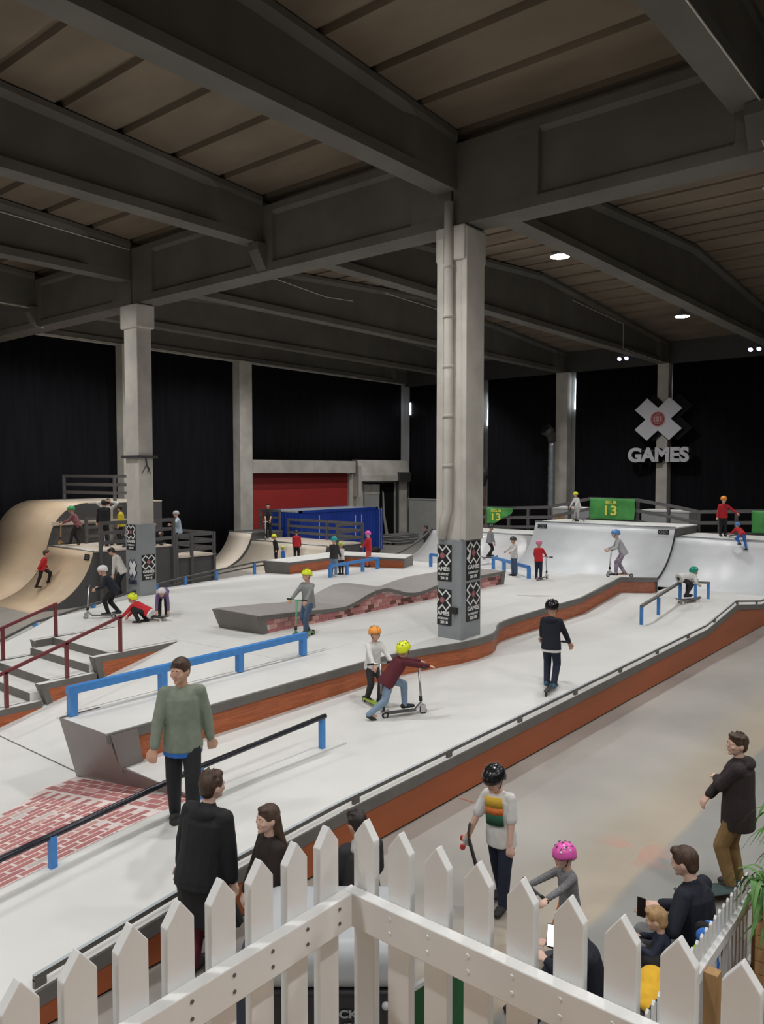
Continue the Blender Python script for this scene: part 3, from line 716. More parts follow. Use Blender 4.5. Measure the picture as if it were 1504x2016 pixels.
for ys, nm, xs_ in ((13.83, 'maroon handrail on the stair side nearer the long blue rail', (8.5, 7.38, 6.25)), (16.22, 'maroon handrail on the stair side nearer the wooden ramps', (8.42, 7.28, 6.2))):
    zs = {0: .95, 1: .65, 2: .35}
    pts = [(8.54 if ys < 15 else 8.46, ys, 1.66), (5.6, ys, .80)]
    ln = lambda x: 1.66 - (8.54 - x) * (.86 / 2.94)
    grind_rail(nm, pts, [(x, ys, zs[i], ln(x)) for i, x in enumerate(xs_)], .06, .05, 'maroon', 'maroon stair handrails')
grind_rail('blue rail with a black top bar kinked over the hump', [(19.12, 7.5, lane(19.12) + .48), (22.0, 7.5, lane(22.0) + .50), (24.4, 7.5, lane(24.4) + .50)],
           [(x, 7.5, lane(x), lane(x) + .46) for x in (19.15, 20.3, 21.9, 23.2, 24.36)], .07, .06, 'steel_edge', pm='blue_rail')
pts = [at(650, 1138, gp(18.6)), at(743, 1121, gp(19.3))]
def rail_between(a, b, n, h, label, w=.1):
    P = [a.lerp(b, i / (n - 1)) for i in range(n)]
    grind_rail(label, [a + Vector((0, 0, h)), b + Vector((0, 0, h))], [(p.x, p.y, p.z, p.z + h) for p in P], w, w, 'blue_rail')
rail_between(at(650, 1138, gp(18.6)), at(743, 1121, gp(19.3)), 4, .42, 'blue square rail in front of the angled red box ledge')
rail_between(at(971, 1121, .80), at(1041, 1144, .9), 4, .46, 'blue square rail beside the child in pink helmet and red jacket')
rail_between(at(848, 1117, .83), at(905, 1126, .85), 3, .50, 'blue square rail half hidden behind the pipe-fitted column')
# angled red box ledge at the far side
def box_ledge():
    zb, zt = .78, 1.24
    P = [at(570, 1132, zb), at(682, 1116, zb), at(795, 1123, zb)]
    Q = [at(523, 1128, zb), P[1] + Vector((.9, 1.3, 0)), P[2] + Vector((1.2, .5, 0))]
    t = wthing('box_ledge', 'angled box ledge with red slatted sides near the blue container', 'ledge', loc=(P[0].x, P[0].y, zb))
    o_ = Vector((-.1, -.1, 0))
    up = lambda v, z: Vector((v.x, v.y, z))
    MB().add([up(p, zt) + o_ for p in P] + [up(q, zt) for q in Q], [(0, 1, 4, 3), (1, 2, 5, 4)]).build('top', 'park', t, solid=.03)
    MB().add([up(P[0], zb), up(P[1], zb), up(P[1], zt - .08) + o_*.8, up(P[0], zt - .08) + o_*.8, up(P[2], zb), up(P[2], zt - .08) + o_*.8], [(0, 1, 2, 3), (1, 4, 5, 2)]).build('side_panel', 'red_slat', t, solid=.02)
    MB().add([up(P[0], zt) + o_, up(P[1], zt) + o_, up(P[1], zt - .09) + o_*.9, up(P[0], zt - .09) + o_*.9, up(P[2], zt) + o_, up(P[2], zt - .09) + o_*.9], [(0, 1, 2, 3), (1, 4, 5, 2)]).build('edge_band', 'steel_edge', t, solid=.03)
    MB().add([up(P[0], zt) + o_, up(Q[0], zt) + Vector((-.12, 0, 0)), up(Q[0], zb), up(P[0], zb)], [(0, 1, 2, 3)]).build('end_plate', 'steel_edge', t, solid=.03)
    MB().add([up(P[2], zt) + o_, up(Q[2], zt), up(Q[2], zb), up(P[2], zb)], [(0, 1, 2, 3)]).build('end_plate', 'steel_edge', t, solid=.03)
box_ledge()
# ================================================================ QUARTER PIPES, PLATFORMS, CONTAINER
def arc(x0, z0, x1, z1, n=10):
    """concave transition, tangent to the floor at x0, reaching x1, z1"""
    h, run = z1 - z0, x1 - x0; Rr = (run*run + h*h) / (2*h); a1 = math.acos(1 - h / Rr)
    if run > Rr and h > Rr: a1 = math.pi / 2
    return [(x0 + Rr * math.sin(a1 * i / n), z0 + Rr * (1 - math.cos(a1 * i / n))) for i in range(n + 1)]
def quarter_pipe(name, label, prof, xback, y0, y1, zbase, skin, side, deckm, coping=True, group=None, ztop=None):
    t = wthing(name, label, 'ramp', group, ((prof[0][0] + xback) / 2, (y0 + y1) / 2, zbase))
    n = len(prof)
    MB().grid([[(x, y, z) for x, z in prof] for y in (y0, y1)]).build('riding_surface', skin, t, smooth=True, solid=.02)
    for y in (y0, y1):
        poly = [(x, z - .012) for x, z in prof] + [(xback, prof[-1][1] - .012), (xback, zbase), (prof[0][0], zbase)]
        MB().prism(poly, 'y', y - (.0 if y == y0 else .04), y + (.04 if y == y0 else 0)).build('side_panel', side, t)
    MB().box(prof[-1][0], xback, y0 - .02, y1 + .02, prof[-1][1] - .04, prof[-1][1] + .005).build('deck', deckm, t)
    if coping: MB().tube([(prof[-1][0], y0 - .02, prof[-1][1] + .01), (prof[-1][0], y1 + .02, prof[-1][1] + .01)], .03, 8).build('coping', 'galv', t, smooth=True)
    return t
def sticker(parent, o, ex, ey, wd, ht, s):
    p = MB().plate([(-wd/2, -ht/2), (wd/2, -ht/2), (wd/2, ht/2), (-wd/2, ht/2)], o, ex, ey, .006).build('sticker', 'poster_black', parent)
    text(s, Vector(o) + Vector(ex).cross(Vector(ey)).normalized() * .01, ex, ey, wd * .8, ht * .7, 'galv', p)
# grey steel quarter pipes along the back
q1 = quarter_pipe('quarter_pipe', 'tall grey steel quarter pipe below the middle green banner', arc(26.1, .76, 28.5, 2.5), 30.9, 9.98, 15.6, .0, 'ramp_steel', 'ramp_side', 'park')
q2 = quarter_pipe('quarter_pipe', 'low grey steel quarter pipe below the draped green banner', arc(26.1, .78, 28.5, 1.93), 30.9, 15.62, 20.8, 0, mat('ramp_bright', (.66, .66, .66), .3, .04, 1.5), 'ramp_steel', 'park')
q3 = quarter_pipe('quarter_pipe', 'grey steel quarter pipe below the child in orange helmet', arc(26.1, .665, 28.5, 2.18), 30.9, 6.03, 9.96, 0, 'ramp_steel', 'ramp_side', 'park')
for y in (15.25, 10.35): sticker(q1, (28.38, y, 2.33), (0, -1, 0), Vector((.16, 0, 1)).normalized(), .4, .17, 'OSD')
MB().tube([(x - .02, 20.82, z + .02) for x, z in arc(24.3, .86, 28.5, 1.95, 8)], .05, 8).build('edge_pipe', 'dark_metal', q2, smooth=True)
# railing on the back decks
rl = wthing('deck_railing', 'grey timber railing with three rails along the back ramp decks', 'railing', loc=(31, 13, 1.95))
RT = [(20.6, 2.86), (18.4, 2.88), (16.35, 2.98), (14.4, 3.40), (12.4, 3.38), (11.15, 3.2), (9.97, 2.98), (8.6, 3.04), (7.4, 3.1), (6.08, 3.1)]
for k in range(3):
    for (ya, za), (yb, zb) in zip(RT, RT[1:]):
        MB().bar((31.0, ya, za - .43 * k), (31.0, yb, zb - .43 * k), .05, .13).build('rail', 'wood_grey', rl)
for y, z in RT + [(17.4, 2.94), (13.4, 3.39), (15.4, 3.2), (9.2, 3.02)]:
    MB().box(31.03, 31.13, y - .06, y + .06, z - 1.1, z).build('post', 'wood_grey', rl)
# crates behind the railing
for (y0, y1, x, nm) in ((15.4, 17.2, 33.0, 'pale wooden crate with stickers behind the back railing'), (11.0, 13.0, 33.0, 'plain pale wooden crate behind the back railing')):
    t = wthing('crate', nm, 'crate', loc=(x, (y0 + y1) / 2, 0))
    MB().box(x, x + 1, y0, y1, 1.6, 2.85).build('body', 'wall_grey', t); MB().box(x - .02, x + 1, y0 - .03, y1 + .03, 2.83, 2.9).build('lid', 'poster_white', t)
    MB().box(x + .05, x + .95, y0 + .05, y1 - .05, 0, 1.6).build('plinth', 'dark_metal', t)
    if y0 > 14: MB().box(x - .01, x, 16.6, 17.1, 2.1, 2.6).build('sticker', 'timber', t)

# banners
def banner(label, y0, y1, z1, ht, x, sag, group='green banners on the back railing', corner=None, lettering=True):
    t = wthing('banner', label, 'banner', group, (x, (y0 + y1) / 2, z1 - ht))
    n = 24; rows = []
    for j in range(9):
        row = []
        for i in range(n + 1):
            u, v = i / n, j / 8
            z = z1 - ht * v
            if corner: z = z1 - ht * v * (1 - .72 * abs(u - .30) ** 1.0 * 1.35) if u > .30 else z1 - ht * v
            dx = .03 * math.sin(u * 14 + v * 3) + .025 * math.sin(u * 5 - v * 6)
            row.append((x + dx - sag * v * .1, y1 + (y0 - y1) * u, z))
        rows.append(row)
    MB().grid(rows).build('fabric', 'banner_green', t, smooth=True, solid=.006)
    if lettering:
        w_ = y1 - y0; yc = (y0 + y1) / 2 + (.08 * w_ if corner else 0)
        text('SKUR', (x - .09, yc, z1 - ht * .18), (0, -1, 0), (0, 0, 1), w_ * (.42 if corner else .26), ht * .16, 'banner_yellow', t, bold=.03)
        text('13', (x - .10, yc, z1 - ht * .56), (0, -1, 0), (0, 0, 1), w_ * (.34 if corner else .26), ht * .46, 'banner_yellow', t, bold=.02)
    return t
banner('green banner stretched flat on the railing above the tall quarter pipe', 12.45, 14.38, 3.42, .86, 30.88, 0)
banner('green banner hanging in a crumpled fold on the low railing', 18.1, 19.45, 2.88, .72, 30.88, .3, corner=True)
banner('green banner on the railing beside the child in orange helmet', 6.1, 8.02, 3.1, .82, 30.88, 0)

# big white cross sign with lettering
sg = wthing('cross_sign', 'large white cross sign with red globe and block letters on the curtains', 'sign', loc=(40.8, 15.2, 5.0))
XS = 40.75; o_ = Vector((XS, 15.24, 7.27)); ex, ey = Vector((0, -1, 0)), Vector((0, 0, 1))
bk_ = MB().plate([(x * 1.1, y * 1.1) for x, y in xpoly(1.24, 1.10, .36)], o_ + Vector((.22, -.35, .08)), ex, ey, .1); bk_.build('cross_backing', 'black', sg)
MB().plate(xpoly(1.24, 1.10, .36), o_ + Vector((.0, 0, 0)), ex, ey, .06).build('cross_face', 'sign_grey', sg)
MB().box(XS + .0, XS + .25, 15.1, 15.3, 6.9, 7.6).build('cross_mount', 'black', sg)
globe(sg, o_ + Vector((-.07, 0, 0)), ex, ey, .40, t=.012)
text('GAMES', Vector((XS - .02, 15.2, 5.42)), ex, ey, 3.2, .78, 'sign_grey', sg, name='sign_letters', thick=.1, bold=.045)
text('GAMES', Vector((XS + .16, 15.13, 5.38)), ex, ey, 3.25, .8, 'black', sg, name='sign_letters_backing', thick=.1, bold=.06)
MB().box(XS - .0, XS + .06, 14.0, 16.6, 5.62, 5.65).build('letter_bar', 'galv', sg)

# ventilation ducts
d1 = wthing('ventilation_duct', 'straight silver spiral duct with a round open end', 'duct', 'spiral ducts', (40.6, 21.25, 0))
MB().tube([(40.6, 21.25, 0)] + [(40.6, 21.25, z / 4) for z in range(1, 26)], [.20 + (.012 if i % 2 else 0) for i in range(26)], 16).build('duct_pipe', 'galv', d1, smooth=True)
MB().tube([(40.6, 21.25, 6.2), (40.55, 21.27, 6.5), (40.4, 21.32, 6.78), (40.15, 21.4, 6.9)], [.22, .25, .3, .34], 16).build('outlet', 'dark_metal', d1, smooth=True)
MB().tube([(40.14, 21.4, 6.9), (40.12, 21.4, 6.9)], .28, 16).build('outlet_mouth', 'black', d1)
d2 = wthing('ventilation_duct', 'reddish duct with a round end partly behind the pipe-fitted column', 'duct', 'spiral ducts', (38.6, 24.7, 0))
MB().tube([(38.6, 24.7, 0), (38.6, 24.7, 2.6), (38.6, 24.7, 3.9)], [.2, .22, .26], 14).build('duct_pipe', mat('duct_red', (.20, .10, .10), .5, .1, 4), d2, smooth=True)
MB().tube([(38.6, 24.7, 3.8), (38.55, 24.6, 4.2), (38.3, 24.4, 4.5), (38.1, 24.3, 4.52)], [.28, .3, .34, .34], 14).build('outlet', 'dark_metal', d2, smooth=True)

# plywood ramps on the left
low = arc(11.9, .0, 14.1, 1.82)
w1 = quarter_pipe('wooden_quarter_pipe', 'plywood quarter pipe with the running child in red', low, 17.35, 24.5, 27.6, 0, 'plywood', 'ramp_side', 'ply_pale')
sticker(w1, (14.0, 24.75, 1.62), (0, -1, 0), Vector((.25, 0, 1)).normalized(), .32, .2, 'USD')
cv = list(low)
sx, sz = cv[-1]; slope = math.atan2(cv[-1][1] - cv[-2][1], cv[-1][0] - cv[-2][0])
roll = [(sx + .38 * math.cos(slope) * i / 2, sz + .38 * math.sin(slope) * i / 2) for i in range(1, 3)]
bx, bz_ = roll[-1]; r2 = (3.35 - bz_) / (1 - math.cos(slope)); 
roll += [(bx + r2 * (math.sin(slope) - math.sin(slope * (1 - i / 8))), bz_ + r2 * (math.cos(slope * (1 - i / 8)) - math.cos(slope))) for i in range(1, 9)]
w2 = quarter_pipe('wooden_roll_in', 'tall plywood roll-in ramp against the black curtains', cv + roll, 19.0, 27.65, 31.9, 0, 'plywood', 'ramp_side', 'ply_pale', coping=False)
MB().box(14.3, 17.35, 27.58, 27.66, 2.55, 2.68).build('side_trim', 'ply_pale', w2)
def railing(label, pts, posts_z, h=.95, n=3, name='deck_railing', thick=.12, group=None):
    """timber railing along a polyline of (x, y, zdeck)"""
    t = wthing(name, label, 'railing', group, pts[0])
    for k in range(n):
        for p, q in zip(pts, pts[1:]):
            zz = Vector((0, 0, h - k * h / n - .06))
            MB().bar(Vector(p) + zz, Vector(q) + zz, .05, thick).build('rail', 'wood_grey', t)
    for p in pts: MB().box(p[0] - .05, p[0] + .05, p[1] - .05, p[1] + .05, p[2] - posts_z, p[2] + h).build('post', 'wood_grey', t)
    return t
railing('grey railing on top of the tall roll-in ramp', [(16.9, 31.6, 3.4), (17.2, 28.2, 3.4), (18.6, 28.2, 3.4)], .1, 1.0)
railing('grey railing at the front of the tall grey platform left of the poster column', [(14.35, 24.46, 1.82), (15.8, 24.46, 1.82), (17.3, 24.46, 1.82)], 1.8, 1.0)
railing('grey railing at the back of the tall grey platform', [(15.5, 27.4, 1.82), (17.3, 27.4, 1.82)], .1, 1.0)
pf = wthing('grey_platform', 'low grey platform where the person in pale blue stands', 'platform', loc=(18.3, 25.5, 0))
MB().box(17.36, 19.2, 24.5, 27.2, 0, 1.30).build('body', 'ramp_side', pf); MB().box(17.36, 19.25, 24.45, 27.2, 1.30, 1.36).build('deck', 'ply_pale', pf)
railing('grey railing around the low grey platform', [(17.42, 24.46, 1.36), (18.1, 24.46, 1.36), (19.15, 24.46, 1.36), (19.15, 27.1, 1.36)], 1.3, .85)
# middle plywood quarter pipes
w3 = quarter_pipe('wooden_quarter_pipe', 'pale plywood quarter pipe in front of the blue container', arc(23.2, .0, 25.0, 1.24), 27.4, 24.0, 29.0, 0, 'ply_pale', 'ramp_side', 'ply_pale')
w4 = quarter_pipe('wooden_quarter_pipe', 'raised pale plywood quarter pipe beside the wall column', arc(22.9, .0, 25.0, 1.58), 27.0, 29.02, 30.7, 0, 'ply_pale', 'ramp_side', 'wood_grey')
railing('grey railing in front of the blue container', [(25.6, 23.95, 1.24), (27.3, 23.95, 1.24), (27.3, 26.2, 1.24), (27.3, 28.9, 1.24)], 1.2, .95)
railing('dark railing in front of the red wall panel', [(26.9, 30.6, 1.58), (26.9, 29.1, 1.58)], .1, 1.05, name='end_railing')

# blue shipping container
ct = wthing('shipping_container', 'blue corrugated shipping container with open door leaf', 'container', loc=(30.6, 29.5, 0))
cx0, cx1, cy0, cy1, ch = 27.55, 33.6, 28.3, 30.75, 2.57
def corr(n, a, b, c0, depth):
    P = []
    for i in range(n):
        s0 = a + (b - a) * i / n; d = (b - a) / n
        P += [(s0, c0), (s0 + d*.35, c0), (s0 + d*.5, c0 + depth), (s0 + d*.85, c0 + depth)]
    return P + [(b, c0)]
MB().grid([[(x, y, z) for x, y in corr(26, cx0 + .12, cx1 - .12, cy0 + .02, .036)] for z in (.12, ch - .12)]).build('side_wall', 'container_blue', ct, solid=.01)
MB().grid([[(y, x, z) for x, y in corr(9, cy0 + .1, cy1 - .1, cx0 + .02, .036)] for z in (.12, ch - .12)]).build('end_wall', 'container_blue', ct, solid=.01)
MB().box(cx0 + .1, cx1 - .1, cy1 - .06, cy1 - .03, .1, ch - .1).build('rear_wall', 'container_blue', ct)
MB().box(cx0 + .06, cx1 - .06, cy0 + .06, cy1 - .06, ch - .1, ch - .02).build('roof', 'container_roof', ct)
for y in (cy0, cy1 - .1): MB().box(cx0, cx1, y, y + .1, ch - .14, ch).build('top_rail', 'container_blue' if y > cy0 else 'container_blue', ct); MB().box(cx0, cx1, y, y + .1, 0.0, .14).build('bottom_rail', 'container_blue', ct)
for x in (cx0, cx1 - .14):
    for y in (cy0, cy1 - .14): MB().box(x, x + .14, y, y + .14, 0, ch).build('corner_post', 'container_blue', ct)
lf = MB().bar((cx1, cy0 + .02, 1.28), (cx1 + .75, cy0 + .30, 1.28), .06, 2.3).build('door_leaf', 'container_blue', ct)
for k in (.2, .62):
    MB().tube([(cx1 + .75*k, cy0 + .28*k - .05, .2), (cx1 + .75*k, cy0 + .28*k - .05, 2.5)], .025, 6).build('lock_rod', 'galv', lf)
for x, z0, z1 in ((31.7, .9, 2.2), (32.2, 1.5, 2.2), (28.9, .9, 2.3)): MB().box(x, x + .025, cy0 - .005, cy0 + .015, z0, z1).build('white_marking', 'poster_white', ct)
MB().box(32.15, 32.35, cy0 - .01, cy0 + .01, 1.28, 1.45).build('plate', 'banner_yellow', ct)
tag(MB().ell((33.0, 28.0, .2), (.35, .25, .22), 10, 6).build('bag', 'rubber', smooth=True), 'dark bag lying on the floor beside the container door', 'bag')
# pallets
pt = wthing('pallet_stack', 'stack of dark panels on a pallet by the corner doorway', 'pallet', loc=(38.6, 31.0, 0))
for i in range(3): MB().box(37.7, 39.7, 30.2 + i*.45, 30.4 + i*.45, 0, .12).build('runner', 'pallet', pt)
for i in range(6): MB().obox((38.7 + .04*math.sin(i*3), 30.75, .17 + i*.085), (2.2, 1.25, .06), Matrix.Rotation(.03*math.sin(i*2), 3, 'Z')).build('board', 'pallet' if i % 2 else 'wall_grey', pt)
# ================================================================ FOREGROUND FENCE AND WALKWAY FURNITURE
XF, YF = 1.99, 1.80
fn = wthing('picket_fence', 'tall white picket fence meeting at a corner in front of the walkway', 'fence', loc=(XF, YF, 2.3))
def picket_mesh(w_, h, t, tip):
    return MB().prism([(-w_/2, 0), (w_/2, 0), (w_/2, h - tip), (0, h), (-w_/2, h - tip)], 'y', 0, t).mesh('picket')
pm = picket_mesh(.092, .99, .032, .062); pm.materials.append(MATS['white_fence'])
def put_picket(mesh, parent, loc, rz):
    o = bpy.data.objects.new('picket', mesh); C.objects.link(o); adopt(o, parent); o.location = loc; o.rotation_euler = (0, 0, rz)
    md = o.modifiers.new('bevel', 'BEVEL'); md.width = .003; md.segments = 2
    return o
SP = .1505; SPR = .1535
for k in range(11):
    x = XF - .105 - k * SP
    put_picket(pm, fn, (x, YF + .004, 2.31), 0)
    if k < 9:
        for dz in (.035, .085): MB().tube([(x, YF - .045, 2.945 + dz), (x, YF - .0405, 2.945 + dz)], .006, 8).build('screw', 'hole', fn)
for k in range(11):
    y = YF - .055 - k * SPR
    put_picket(pm, fn, (XF + .004, y, 2.31), -math.pi / 2)
    if k:
        for dz in (.035, .085): MB().tube([(XF - .045, y, 2.945 + dz), (XF - .0405, y, 2.945 + dz)], .006, 8).build('screw', 'white_fence', fn)
MB().box(-.2, XF - .041, YF - .042, YF + .003, 2.94, 3.058).build('rail', 'white_fence', fn, bevel=.004)
MB().box(XF - .042, XF + .003, -.3, YF + .003, 2.94, 3.058).build('rail', 'white_fence', fn, bevel=.004)
MB().box(-.2, XF - .041, YF - .042, YF + .003, 2.42, 2.53).build('rail', 'white_fence', fn, bevel=.004)
MB().box(XF - .042, XF + .003, -.3, YF + .003, 2.42, 2.53).build('rail', 'white_fence', fn, bevel=.004)
pf2 = wthing('viewing_platform', 'timber viewing platform carrying the tall white picket fence', 'platform', loc=(.5, .5, 0))
MB().box(-2.5, XF + .06, -2.5, YF + .06, 2.2, 2.31).build('deck', 'timber', pf2)
for x, y in ((XF - .1, YF - .1), (-2.3, YF - .1), (XF - .1, -2.3), (-2.3, -2.3)): MB().box(x - .06, x + .06, y - .06, y + .06, 0, 2.2).build('post', 'timber', pf2)

# low picket fence on the hall floor
sf = wthing('low_picket_fence', 'low white picket fence on wooden posts beside the planter', 'fence', loc=(5.8, 1.78, 0))
sm = picket_mesh(.05, 1.0, .02, .02); sm.materials.append(MATS['white_fence'])
for k in range(27): put_picket(sm, sf, (4.3 + k * .107, 1.80, .06), 0)
MB().box(4.2, 7.2, 1.755, 1.80, .80, .88).build('rail', 'white_fence', sf); MB().box(4.2, 7.2, 1.755, 1.80, .2, .28).build('rail', 'white_fence', sf)
for x in (4.7, 5.82, 7.1): MB().box(x - .05, x + .05, 1.655, 1.755, 0, .86).build('post', 'timber', sf, bevel=.005)
# planter with bamboo-like plants
pb = wthing('planter', 'tall wooden planter box behind the low picket fence', 'planter', loc=(7.4, 1.4, 0))
for i in range(9): MB().box(6.55, 8.6, 1.55, 1.6, i * .105, i * .105 + .098).build('board', 'timber', pb)
for i in range(9): MB().box(6.55, 6.6, 1.0, 1.55, i * .105, i * .105 + .098).build('board', 'timber', pb)
MB().box(6.6, 8.6, 1.0, 1.55, .6, .88).build('soil', 'hole', pb)
def leafy_plant(x, y, z, h, n, label, seed):
    rn = random.Random(seed); t = wthing('bamboo_plant', label, 'plant', 'leafy plants in the planter', (x, y, z))
    for s_ in range(6):
        bx_, by_ = x + rn.uniform(-.1, .1), y + rn.uniform(-.1, .1); tx, ty = bx_ + rn.uniform(-.25, .25), by_ + rn.uniform(-.1, .3)
        hh = h * rn.uniform(.75, 1.0)
        MB().tube([(bx_, by_, z), ((bx_+tx)/2, (by_+ty)/2, z + hh*.55), (tx, ty, z + hh)], [.008, .006, .003], 6).build('stem', 'leaf', t)
        for k in range(n):
            f_ = .12 + .88 * k / n; o = Vector((bx_ + (tx-bx_)*f_, by_ + (ty-by_)*f_, z + hh*f_))
            a = rn.uniform(0, 6.28); L = rn.uniform(.18, .34); d = Vector((math.cos(a), math.sin(a), 0)); sd = Vector((-d.y, d.x, 0)); wd = rn.uniform(.014, .024)
            P = []
            for q in range(6):
                u = q / 5; c = o + d * L * u + Vector((0, 0, .10 * math.sin(u * 2.2) - .22 * u * u * L / .25)); w_ = wd * math.sin(math.pi * min(1, .08 + u * .92)) if u < 1 else .0005
                P.append((c - sd * w_, c + Vector((0, 0, -.004)), c + sd * w_))
            MB().grid(P).build('leaf', 'leaf', t, smooth=True)
for i, (x, y, h) in enumerate(((7.05, 1.35, 1.15), (6.75, 1.4, .55), (7.5, 1.4, 1.25), (7.9, 1.3, 1.0))):
    leafy_plant(x, y, .85, h, 20, ('tall green plant with long drooping leaves leaning over the low fence', 'short leafy plant tucked against the low fence rail', 'tallest leafy plant in the middle of the planter', 'leafy plant at the wall end of the planter')[i], 50 + i)

# machine behind the fence corner
mc = wthing('machine', 'large machine with a rounded pale grey hood and black front behind the fence', 'machine', loc=(4.25, 4.0, 0))
def rounded(x0, x1, y0, y1, z0, z1, name, m, bev): return MB().box(x0, x1, y0, y1, z0, z1).build(name, m, mc, bevel=bev)
MR = Matrix.Rotation(HEAD, 3, 'Z')
def mbox(c, size, name, m, bev=.02, par=None):
    o = MB().obox((0, 0, 0), size).build(name, m, par or mc); o.location = c; o.rotation_euler = (0, 0, HEAD)
    if bev:
        md = o.modifiers.new('bevel', 'BEVEL'); md.width = bev; md.segments = 6
        o.data.polygons.foreach_set('use_smooth', [True] * 6); o.modifiers.new('normals', 'WEIGHTED_NORMAL').keep_sharp = True
    return o
mcen = Vector((4.28, 4.08, 0))
fwd, rgt = Vector((math.cos(HEAD), math.sin(HEAD), 0)), Vector((math.sin(HEAD), -math.cos(HEAD), 0))
mbox(mcen + Vector((0, 0, .94)), (.95, 1.15, .34), 'hood', mat('machine_grey', (.46, .48, .50), .35, .03, 3), .13)
mbox(mcen + Vector((0, 0, .42)), (.9, 1.05, .72), 'body', mat('machine_black', (.02, .02, .022), .35), .05)
mbox(mcen - rgt * .62 - fwd * .1 + Vector((0, 0, .55)), (.5, .16, .55), 'side_panel', mat('machine_slate', (.035, .05, .075), .5), .03)
for s_ in (-1, 1):
    wc = mcen + rgt * s_ * .45 - fwd * .3 + Vector((0, 0, .09)); MB().tube([wc - rgt * .04, wc + rgt * .04], .09, 14).build('wheel', 'rubber', mc)
mfront = mcen - fwd * .46
text('CK', mfront + rgt * .155 + Vector((0, 0, .62)), rgt, UP, .14, .06, 'galv', mc, bold=.03)
text('450', mfront + rgt * .16 + Vector((0, 0, .53)), rgt, UP, .12, .045, 'galv', mc, bold=.01)
st_ = MB().plate([(-.09, -.05), (.09, -.05), (.09, .05), (-.09, .05)], mfront - rgt * .24 + Vector((0, 0, .47)) - fwd * .0, rgt, UP, .004).build('sticker', mat('sticker_green', (.30, .36, .04), .5), mc)
text('13', mfront - rgt * .24 + Vector((0, 0, .47)) - fwd * .008, rgt, UP, .1, .07, 'banner_yellow', st_)
MB().plate([(0, 0), (.3, 0), (.3, .008), (0, .008)], mfront + rgt * .1 + Vector((0, 0, .2)) - fwd * .002, rgt, UP, .004).build('trim_line', 'galv', mc)
MB().ell(mfront + rgt * .42 + Vector((0, 0, .68)), .03, 10, 6).build('knob', 'machine_grey', mc, smooth=True)
# green board
gb = wthing('folding_board', 'green board with a white edge leaning beside the machine', 'board', loc=(4.75, 3.55, 0))
MB().plate([(0, 0), (.6, 0), (.6, .75), (0, .35)], (4.62, 3.72, .02), rgt, UP, .03).build('panel', mat('board_green', (.02, .12, .04), .4), gb)
MB().bar(Vector((4.62, 3.72, .02)) + Vector((0, 0, .36)) - fwd * .005, Vector((4.62, 3.72, .02)) + rgt * .6 + Vector((0, 0, .77)) - fwd * .005, .05, .035).build('edge', 'poster_white', gb)
# painted line on the floor beside the red wall
tag(MB().box(-.012, .012, 0, .46, 0.0005, .003).build('floor_line', mat('orange_paint', (.52, .16, .08), .6)), 'short orange line chalked on the floor by the red wall', 'line').location = (8.86, 5.53, 0)
# ================================================================ PEOPLE
def ik(a, t, l1, l2, pole):
    a, t = Vector(a), Vector(t); d = t - a; L = min(d.length, (l1 + l2) * .998); d.normalize()
    x = (l1*l1 - l2*l2 + L*L) / (2*L); hgt = math.sqrt(max(0, l1*l1 - x*x))
    p = Vector(pole); p = p - d * p.dot(d)
    p = p.normalized() if p.length > 1e-4 else Vector((1, 0, 0))
    return a + d * x + p * hgt, a + d * L
def remeshed(mb, name, m, parent, vox, smooth_it=3):
    o = mb.build(name, m, parent)
    md = o.modifiers.new('remesh', 'REMESH'); md.mode = 'VOXEL'; md.voxel_size = vox
    sm_ = o.modifiers.new('smooth', 'SMOOTH'); sm_.factor = .5; sm_.iterations = smooth_it
    PENDING.append(('remesh', o)); return o
STAND = dict(pel=(0, 0, .515), lean=2, fl=(0, .055, 0), fr=(0, -.055, 0), hl=(.04, .16, .42), hr=(.04, -.16, .42))
